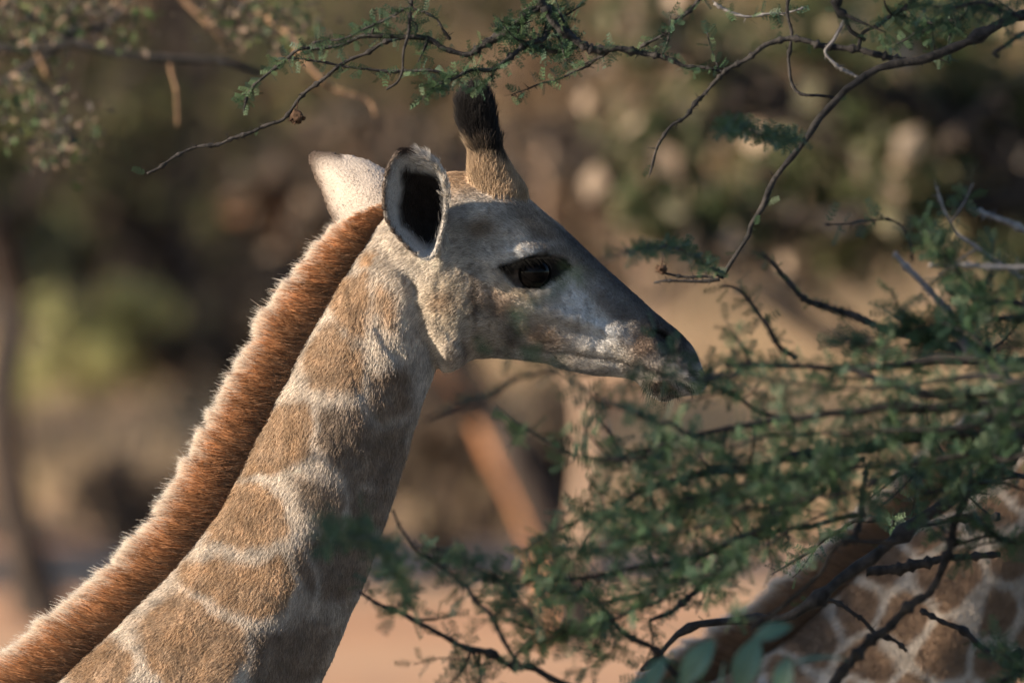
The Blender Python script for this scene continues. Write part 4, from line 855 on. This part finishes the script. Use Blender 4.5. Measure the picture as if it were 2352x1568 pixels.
BR = [
 # upper right
 dict(pts=[(2420, 20), (2352, 36), (2283, 67), (2204, 104), (2092, 141), (2036, 157), (1980, 183), (1935, 211), (1901, 247), (1878, 281), (1850, 321), (1814, 368), (1788, 405), (1766, 442), (1743, 489), (1715, 546), (1676, 607), (1651, 641)], r0=11, r1=5, Y0=-.9, attach='trunk', leaf=.006),
 dict(pts=[(1651, 641), (1569, 646), (1501, 653)], r0=5, r1=2.5, Y0=-.9, leaf=0), dict(pts=[(1640, 641), (1580, 632), (1546, 627), (1518, 620)], r0=3.5, r1=2.5, Y0=-.95, leaf=0),
 dict(pts=[(1651, 632), (1608, 599), (1580, 582), (1529, 568), (1484, 568), (1440, 580)], r0=4, r1=1.5, Y0=-.9, Y1=-1.5, leaf=.09),
 dict(pts=[(1440, 580), (1370, 606), (1300, 640), (1230, 700), (1180, 745)], r0=2, r1=1, Y0=-2.4, Y1=-4.0, leaf=.011, size=(.016, .026)),
 dict(pts=[(2081, 138), (2019, 124), (1963, 115), (1895, 107), (1850, 93), (1816, 87), (1783, 98), (1743, 115), (1693, 149), (1664, 174), (1619, 214), (1580, 253), (1541, 287), (1510, 332), (1490, 400)], r0=8, r1=2.5, Y0=-.85, leaf=.004),
 dict(pts=[(1664, 174), (1597, 157), (1541, 135), (1513, 124), (1456, 118), (1400, 115), (1340, 105), (1290, 72), (1262, 40), (1238, -10), (1230, -80)], r0=3.5, r1=11, Y0=-.7, leaf=.09, twigs=8),
 dict(pts=[(1822, -20), (1822, 90), (1814, 146), (1816, 186), (1833, 214), (1878, 217), (1912, 222)], r0=4, r1=3.5, Y0=-.8, leaf=.0, attach='over'),
 dict(pts=[(1940, -20), (1943, 45), (1950, 70), (1985, 90)], r0=8, r1=4, Y0=-.9, leaf=.04, attach='over', twigs=3), dict(pts=[(1943, 45), (1912, 90), (1895, 121), (1935, 157), (1974, 180)], r0=4, r1=3, Y0=-.88, leaf=.0, mat=M_PALE),
 dict(pts=[(1963, 115), (1991, 73), (2036, 45), (2090, 10), (2120, -60)], r0=4, r1=6, Y0=-.9, leaf=.10, twigs=6), dict(pts=[(2200, -60), (2220, 20), (2160, 60), (2100, 80)], r0=6, r1=3, Y0=-.8, leaf=.14, twigs=8), dict(pts=[(2352, 40), (2300, 30), (2250, 10), (2180, 20)], r0=5, r1=3, Y0=-1.1, leaf=.14, twigs=7),
 dict(pts=[(1850, 321), (1790, 315), (1740, 310), (1690, 290), (1660, 300)], r0=2.5, r1=1.5, Y0=-1.0, Y1=-1.3, leaf=.2), dict(pts=[(1640, -40), (1600, 10), (1545, 60), (1500, 95), (1470, 118)], r0=5, r1=3, Y0=-.7, leaf=.10, attach='over'),
 dict(pts=[(1640, 5), (1700, 30), (1760, 35), (1850, 20)], r0=4, r1=2, Y0=-.6, leaf=.10, mat=M_PALE), dict(pts=[(2352, 100), (2380, 70), (2280, 118), (2290, 130)], r0=5, r1=4, Y0=-1.1),
 # top centre, over the horns
 dict(pts=[(1300, -120), (1244, 0), (1211, 25), (1169, 63), (1127, 92), (1086, 113), (1065, 121), (1023, 113), (981, 96), (944, 88), (877, 83), (827, 92), (773, 104), (711, 113), (661, 129), (627, 154), (598, 183), (573, 217), (561, 262)], r0=9, r1=2, Y0=-.6, leaf=.17, twigs=12, tlen=(30, 70), attach='over'),
 dict(pts=[(1052, 171), (1002, 167), (944, 163), (857, 156), (794, 150), (711, 142), (640, 140)], r0=4, r1=2, Y0=-.5, leaf=.10),
 dict(pts=[(930, 85), (877, 108), (827, 129), (781, 154), (727, 188), (686, 229), (648, 267), (602, 296), (552, 317), (511, 327), (461, 338), (411, 363), (340, 398)], r0=4.5, r1=3.5, Y0=-.5, leaf=.004),
 dict(pts=[(950, -60), (948, 0), (940, 50), (936, 96), (923, 146), (911, 188), (886, 204)], r0=4, r1=2.5, Y0=-.7, leaf=.02, attach='over'), dict(pts=[(948, 20), (900, 40), (850, 60), (800, 80), (720, 96)], r0=3, r1=2, Y0=-.7, leaf=.14),
 dict(pts=[(1253, 8), (1269, 50), (1244, 92), (1190, 117), (1127, 154), (1086, 158), (1050, 172), (1008, 192)], r0=9, r1=2.5, Y0=-.55, Y1=-.75, leaf=.24, twigs=9, tlen=(30, 80)), dict(pts=[(1269, 50), (1300, 100), (1260, 110), (1200, 80), (1170, 70)], r0=5, r1=2, Y0=-.5, leaf=.28, twigs=8, tlen=(30, 80)),
 dict(pts=[(1400, 118), (1340, 160), (1274, 183), (1231, 196), (1173, 222)], r0=3, r1=1.5, Y0=-.65, leaf=.14), dict(pts=[(1040, 90), (1000, 40), (960, 20), (900, 30)], r0=3, r1=1.5, Y0=-.6, leaf=.06),
 # middle right
 dict(pts=[(2058, 585), (2098, 624), (2143, 681), (2182, 720), (2205, 771), (2244, 816), (2330, 880), (2420, 900)], r0=5, r1=14, Y0=-1.3, mat=M_PALE), dict(pts=[(2233, 484), (2290, 505), (2352, 526), (2440, 560)], r0=5, r1=8, Y0=-1.3, mat=M_PALE),
 dict(pts=[(2131, 605), (2250, 608), (2352, 613), (2440, 615)], r0=4, r1=8, Y0=-1.5, mat=M_PALE), dict(pts=[(2013, 748), (1940, 720), (1895, 698), (1850, 681), (1811, 647), (1777, 608), (1749, 575)], r0=9, r1=4, Y0=-1.2, leaf=.22, size=(.012, .020)),
 dict(pts=[(2420, 830), (2280, 810), (2160, 790), (2013, 748)], r0=13, r1=9, Y0=-1.2, leaf=.12, attach='trunk', twigs=14), dict(pts=[(1830, 830), (1788, 788), (1760, 737), (1721, 686), (1687, 658), (1655, 655)], r0=6, r1=2.5, Y0=-1.3, leaf=.12),
 dict(pts=[(2098, 596), (2092, 563), (2047, 501), (1963, 518), (1890, 518)], r0=3, r1=2, Y0=-1.2, leaf=.08), dict(pts=[(2352, 640), (2230, 560), (2180, 500), (2150, 430)], r0=5, r1=2, Y0=-1.3, leaf=.05, mat=M_PALE, twigs=3),
 dict(pts=[(2400, 700), (2300, 690), (2230, 660), (2180, 600)], r0=6, r1=3, Y0=-1.5, leaf=.16, twigs=12), dict(pts=[(2420, 740), (2330, 730), (2240, 735), (2120, 760), (2020, 770)], r0=8, r1=3, Y0=-1.4, leaf=.18, twigs=16),
 # boughs of the mass at the right
 dict(pts=[(2440, 830), (2300, 830), (2150, 825), (2020, 840), (1900, 850), (1780, 842), (1700, 836), (1668, 838)], r0=10, r1=3, Y0=-1.6, leaf=.16, twigs=26, attach='trunk'),
 dict(pts=[(2440, 885), (2352, 891), (2301, 900), (2236, 904), (2148, 908), (2083, 895), (1995, 868), (1950, 850)], r0=14, r1=7, Y0=-1.7, leaf=.05, twigs=10, attach='trunk'),
 dict(pts=[(2440, 920), (2300, 925), (2150, 940), (2000, 940), (1850, 955), (1720, 975), (1600, 1000), (1480, 1035), (1390, 1058)], r0=12, r1=3, Y0=-1.5, leaf=.17, twigs=34, attach='trunk'),
 dict(pts=[(2440, 990), (2250, 1000), (2080, 1010), (1920, 1035), (1770, 1065), (1640, 1085), (1520, 1105), (1440, 1150), (1380, 1200), (1320, 1270)], r0=13, r1=3, Y0=-1.4, leaf=.20, twigs=40, attach='trunk'),
 dict(pts=[(1990, 1050), (1860, 1100), (1740, 1130), (1600, 1160), (1480, 1180), (1360, 1190), (1270, 1225), (1190, 1270)], r0=7, r1=2, Y0=-1.5, leaf=.18, twigs=26), dict(pts=[(1900, 1120), (1800, 1180), (1680, 1250), (1560, 1290), (1440, 1310), (1340, 1330), (1240, 1330), (1170, 1330)], r0=7, r1=2, Y0=-1.3, leaf=.15, twigs=15),
 dict(pts=[(1800, 960), (1700, 920), (1640, 890), (1600, 870)], r0=4, r1=2, Y0=-1.4, leaf=.12, twigs=6), dict(pts=[(1700, 860), (1620, 870), (1540, 865), (1470, 850), (1440, 880)], r0=4, r1=2, Y0=-1.9, Y1=-2.3, leaf=.035, twigs=1),
 dict(pts=[(1620, 1010), (1560, 985), (1500, 962), (1440, 938), (1385, 920), (1330, 885), (1260, 855)], r0=4, r1=2, Y0=-1.6, Y1=-2.4, leaf=.04, twigs=2), dict(pts=[(1450, 845), (1350, 850), (1250, 852), (1194, 868), (1132, 902), (1053, 935), (985, 962)], r0=3, r1=4, Y0=-2.6, leaf=.03, twigs=1),
 dict(pts=[(1480, 1050), (1351, 1052), (1295, 1035), (1205, 978), (1165, 950)], r0=4, r1=2, Y0=-1.7, leaf=.09, twigs=5), dict(pts=[(1450, 1060), (1419, 1023), (1397, 984), (1374, 948)], r0=4, r1=2, Y0=-1.3, leaf=.06),
 # lower right
 dict(pts=[(2440, 970), (2352, 1026), (2301, 1057), (2258, 1096), (2214, 1127), (2126, 1184), (2074, 1232), (2008, 1280), (1943, 1328), (1886, 1368), (1842, 1394), (1811, 1410), (1732, 1420), (1667, 1426), (1601, 1432), (1557, 1450), (1522, 1488), (1470, 1540)], r0=19, r1=5, Y0=-1.0, leaf=.01, attach='trunk', twigs=4),
 dict(pts=[(2230, 1120), (2190, 1220), (2152, 1341), (2104, 1385), (2061, 1420), (1995, 1473), (1943, 1530), (1900, 1590)], r0=8, r1=12, Y0=-1.2), dict(pts=[(1986, 1311), (2039, 1306), (2126, 1298), (2179, 1280), (2300, 1270)], r0=12, r1=7, Y0=-.9),
 dict(pts=[(1810, 1110), (1794, 1144), (1767, 1180), (1732, 1232), (1711, 1254), (1680, 1293), (1645, 1320), (1600, 1360), (1549, 1398), (1496, 1420)], r0=9, r1=5, Y0=-1.1, leaf=.08, twigs=10), dict(pts=[(1732, 1232), (1798, 1214), (1864, 1206), (1890, 1197), (1990, 1180)], r0=5, r1=6, Y0=-1.1),
 dict(pts=[(1890, 1376), (1951, 1398), (2017, 1446), (2083, 1495)], r0=5, r1=4, Y0=-.9), dict(pts=[(2440, 1500), (2352, 1500), (2301, 1512), (2258, 1486), (2192, 1442), (2120, 1400)], r0=9, r1=5, Y0=-.9, leaf=.02),
 dict(pts=[(2060, 1240), (1929, 1254), (1886, 1311), (1829, 1363), (1776, 1403), (1720, 1440)], r0=5, r1=6, Y0=-1.3), dict(pts=[(1995, 1060), (1986, 1136), (1977, 1197), (1965, 1240)], r0=5, r1=6, Y0=-1.1),
 dict(pts=[(2300, 1180), (2200, 1190), (2100, 1200), (2010, 1190), (1940, 1210), (1860, 1260)], r0=7, r1=4, Y0=-.7, leaf=.03, twigs=8), dict(pts=[(2440, 1090), (2330, 1090), (2200, 1060), (2100, 1080), (2020, 1100)], r0=7, r1=3, Y0=-1.0, leaf=.12, twigs=16),
 dict(pts=[(2420, 1230), (2330, 1250), (2260, 1230), (2180, 1260)], r0=6, r1=3, Y0=-1.2, leaf=.12, twigs=8), dict(pts=[(2420, 1540), (2350, 1545), (2300, 1560)], r0=5, r1=3, Y0=-1.2, leaf=.16, twigs=8),
 dict(pts=[(1690, 1290), (1620, 1330), (1560, 1330), (1497, 1361), (1447, 1374), (1380, 1384)], r0=5, r1=3, Y0=-1.2, leaf=.06, twigs=5), dict(pts=[(1330, 1350), (1374, 1384), (1419, 1434), (1464, 1468), (1509, 1498), (1560, 1560)], r0=5, r1=7, Y0=-1.2, leaf=.04, twigs=5),
 dict(pts=[(1520, 1380), (1450, 1400), (1380, 1440), (1300, 1450), (1210, 1440), (1150, 1410)], r0=5, r1=2, Y0=-1.4, leaf=.16, twigs=10),
 # lower middle
 dict(pts=[(905, 1175), (940, 1245), (980, 1282), (1036, 1310), (1081, 1361), (1121, 1417), (1160, 1480), (1200, 1540)], r0=3, r1=6, Y0=-1.4, leaf=.03, twigs=3), dict(pts=[(826, 1352), (880, 1386), (980, 1440), (1036, 1468), (1093, 1490), (1166, 1519), (1233, 1540), (1318, 1575), (1450, 1640)], r0=4, r1=9, Y0=-1.2, leaf=.05, twigs=8, tlen=(40, 100)),
 dict(pts=[(960, 1420), (925, 1350), (890, 1290), (860, 1240), (790, 1225), (740, 1250)], r0=3.5, r1=1.5, Y0=-1.7, Y1=-2.4, leaf=.13, twigs=6, tlen=(30, 90)), dict(pts=[(1080, 1500), (1060, 1540), (1010, 1580)], r0=4, r1=2, Y0=-1.3, leaf=.12, twigs=4), dict(pts=[(680, 1090), (665, 1105), (690, 1130)], r0=1.5, r1=1, Y0=-3.0, leaf=.08),
 dict(pts=[(1250, 1450), (1190, 1370), (1150, 1330), (1090, 1300), (1000, 1260), (950, 1250)], r0=3, r1=1.5, Y0=-1.8, leaf=.09, twigs=4)]
for i, d in enumerate(BR):
    limb(seed=10 * i + 1, **d)
    if d.get('twigs', 0) >= 15 and d['pts'][-1][1] > 820:          # side boughs of the dense mass
        q = dict(d, pts=[(x + 25, y + 42 + 12 * math.sin(x * .01)) for x, y in d['pts'][:-1]], r0=d['r0'] * .5, r1=1.5, Y0=d['Y0'] - .25, twigs=int(d['twigs'] * .6)); limb(seed=10 * i + 5, **q)
# the overhead limb that carries the hanging branches
ov = [tp_[-3]] + [at(x, y, -.9) for x, y in ((3600, -900), (2900, -520), (2240, -340), (1900, -330), (1560, -330), (1200, -300))]
P = spline(ov, 50); MB().add(*tube(P, np.linspace(.05, .008, 50), 9)).build('branch', M_BARK, AC, origin=AO)
# dry seed pod and gall hanging from the twigs
prng = np.random.default_rng(3)
for (dx, dy, r, Y) in ((681, 270, 15, -.5), (1520, 619, 11, -.95)):
    th = np.linspace(0, math.pi, 14); c = at(dx, dy, Y); V, F = tube(c + np.c_[np.zeros(14), np.zeros(14), np.cos(th)] * r * S, np.maximum(np.sin(th), .02) * r * S, 16)
    V = c + (V - c) * (1 + .35 * noise(V, 180, 3))[:, None]; mb = MB().add(V, F)
    mb.add(*tube(np.array([c + [0, 0, r * S * .7], c + [.002, 0, r * S * 2.4]]), [.0012, .001], 5))
    for k in range(10):
        d = prng.normal(size=3); d /= np.linalg.norm(d); mb.add(*tube(np.array([c + d * r * S * .7, c + d * r * S * 1.4]), [.003, .0008], 4))
    mb.build('seed_pod', mat_noise('dry_pod', (.03, .016, .009), (.09, .05, .03), 200, bump=.6, bscale=400, dist=.002), AC, origin=AO)

# ------------------------------------------------------------------ broad-leaved shrub at the foot of the picture
Ys = -3.4; m_, n_, l_, b_ = mat_new('broad_leaf')
tc = n_.new('ShaderNodeTexCoord'); nz = n_.new('ShaderNodeTexNoise'); nz.inputs['Scale'].default_value = 30
cr_ = n_.new('ShaderNodeValToRGB'); cr_.color_ramp.elements[0].color = (.05, .105, .062, 1); cr_.color_ramp.elements[1].color = (.09, .16, .10, 1)
l_.new(tc.outputs['Object'], nz.inputs['Vector']); l_.new(nz.outputs[0], cr_.inputs[0]); l_.new(cr_.outputs[0], b_.inputs['Base Color']); b_.inputs['Roughness'].default_value = .5
M_RIB = mat_noise('leaf_rib', (.14, .20, .12), (.20, .27, .17), 50, bump=0)
SO = at(1640, 784, Ys); SO[2] = 0
SH = tag(empty('broadleaf_shrub', SO), 'shrub with broad blue green oval leaves below the acacia branches', 'shrub')
def blade(pts_c, L, Wd, ang, tilt, seed):
    rng = np.random.default_rng(seed); c = at(*pts_c, Ys + rng.uniform(-.15, .15)); u = np.linspace(0, 1, 11); v = np.linspace(-1, 1, 5)
    w = np.sin(np.clip(u, 0.03, .97) * math.pi) ** .75 * Wd / 2
    ax = np.array([math.cos(ang), 0, math.sin(ang)]); sd = np.array([-math.sin(ang) * math.cos(tilt), math.sin(tilt), math.cos(ang) * math.cos(tilt)]); nr = np.cross(ax, sd)
    G = c + ((u - .5) * L)[:, None, None] * ax + (w[:, None] * v[None])[..., None] * sd + (abs(v)[None] * w[:, None] * .25 - ((u - .5) ** 2)[:, None] * L * .35)[..., None] * nr
    return G.reshape(-1, 3), grid_faces(11, 5, closed=False), c - ax * L / 2
node = [at(1640, 2300, Ys), at(1650, 1900, Ys), at(1690, 1680, Ys)]
MB().add(*tube(spline([SO + [0, 0, -.03], SO + [.02, 0, .6]] + [SO * [0, 0, 0] + p for p in node], 24), np.linspace(.012, .005, 24), 8)).build('stem', M_BARK, SH, origin=SO)
LB = [((1600, 1520), 118, 84, 55, .3), ((1716, 1526), 122, 92, 70, .2), ((1772, 1450), 88, 58, 20, .5), ((1504, 1550), 90, 60, 62, .5), ((1870, 1512), 140, 30, 8, 1.1), ((1800, 1556), 90, 70, 80, .4), ((1660, 1580), 110, 34, 95, 1.2), ((1450, 1590), 90, 60, 50, .6), ((1560, 1620), 110, 80, 75, .2), ((1740, 1640), 120, 80, 60, .3), ((1850, 1620), 110, 74, 40, .5)]
for i, (c, L, Wd, a, t) in enumerate(LB):
    mm = px2m(Ys); V, F, bp_ = blade(c, L * mm * 1.1, Wd * mm * .72, R(a), t, 60 + i); lf = link('leaf', mesh('leaf', V - SO, F), m_, SH); G_ = V.reshape(11, 5, 3)[:, 2] - SO; MB().add(*tube(G_ + np.array([0, -.0012, 0]), np.linspace(.0016, .0006, 11), 5)).build('midrib', M_RIB, lf)
    q = at(1690, 1700, Ys); MB().add(*tube(spline([bp_, bp_ * .5 + q * .5 + np.array([0, .01, -.01]), q], 8), np.linspace(.0012, .0025, 8), 5)).build('stalk', M_BARK, SH, origin=SO)

# an unseen sapling added beyond the frame to dapple the front of the young giraffe's neck
SP = tag(empty('unseen_sapling', (-1.9, -.62, 0)), 'slender sapling with sparse feathery leaves dappling the young giraffe\'s neck', 'tree')
so = np.array([-1.9, -.62, 0.0]); srng = np.random.default_rng(4)
st_ = spline([so + [0, 0, -.03], so + [.05, 0, .9], so + [.1, .02, 1.7], so + [.3, .06, 2.3]], 24)
MB().add(*tube(st_, np.linspace(.014, .004, 24), 7)).build('trunk', M_BARK, SP, origin=so)
for k in range(7):
    a_ = st_[10 + 2 * k]; e_ = np.array([-1.45, -.54 + srng.uniform(-.05, .05), 1.90 + .075 * k + srng.uniform(-.04, .04)]); Q = spline([a_, a_ * .5 + e_ * .5 + [0, 0, .04], e_, e_ + [.12, srng.uniform(-.03, .03), -.06]], 14)
    bq = MB().add(*tube(Q, np.linspace(.003, .001, 14), 5)).build('branch', M_BARK, SP, origin=so)
    i_ = srng.integers(4, 14, 40); leaves_mesh('leaves', Q[i_] + srng.normal(size=(40, 3)) * .01, srng.normal(size=(40, 3)), srng.uniform(.03, .055, 40), bq, so, srng)

# the acacia's own crown above its trunk
krng = np.random.default_rng(19); ctr_ = np.array([tp_[-1] + d for d in ([0, 0, .2], [-.5, .2, .25], [.5, -.2, .3], [.1, .6, .2], [0, -.6, .25], [-.9, .1, .1], [.9, .2, .2], [-.5, -.5, .3])])
kk_ = krng.integers(0, len(ctr_), 1300); leaves_mesh('crown', ctr_[kk_] + krng.normal(size=(1300, 3)) * [.3, .3, .10], krng.normal(size=(1300, 3)), krng.uniform(.06, .11, 1300), AC, AO, krng)
mbk = MB()
for c_ in ctr_:
    for j in range(5): e_ = c_ + krng.normal(size=3) * [.28, .28, .08]; mbk.add(*tube(spline([tp_[-3], tp_[-1] * .5 + c_ * .5 + krng.normal(size=3) * .05, e_], 8), np.linspace(.022, .004, 8), 5))
mbk.build('limb', M_BARK, AC, origin=AO)
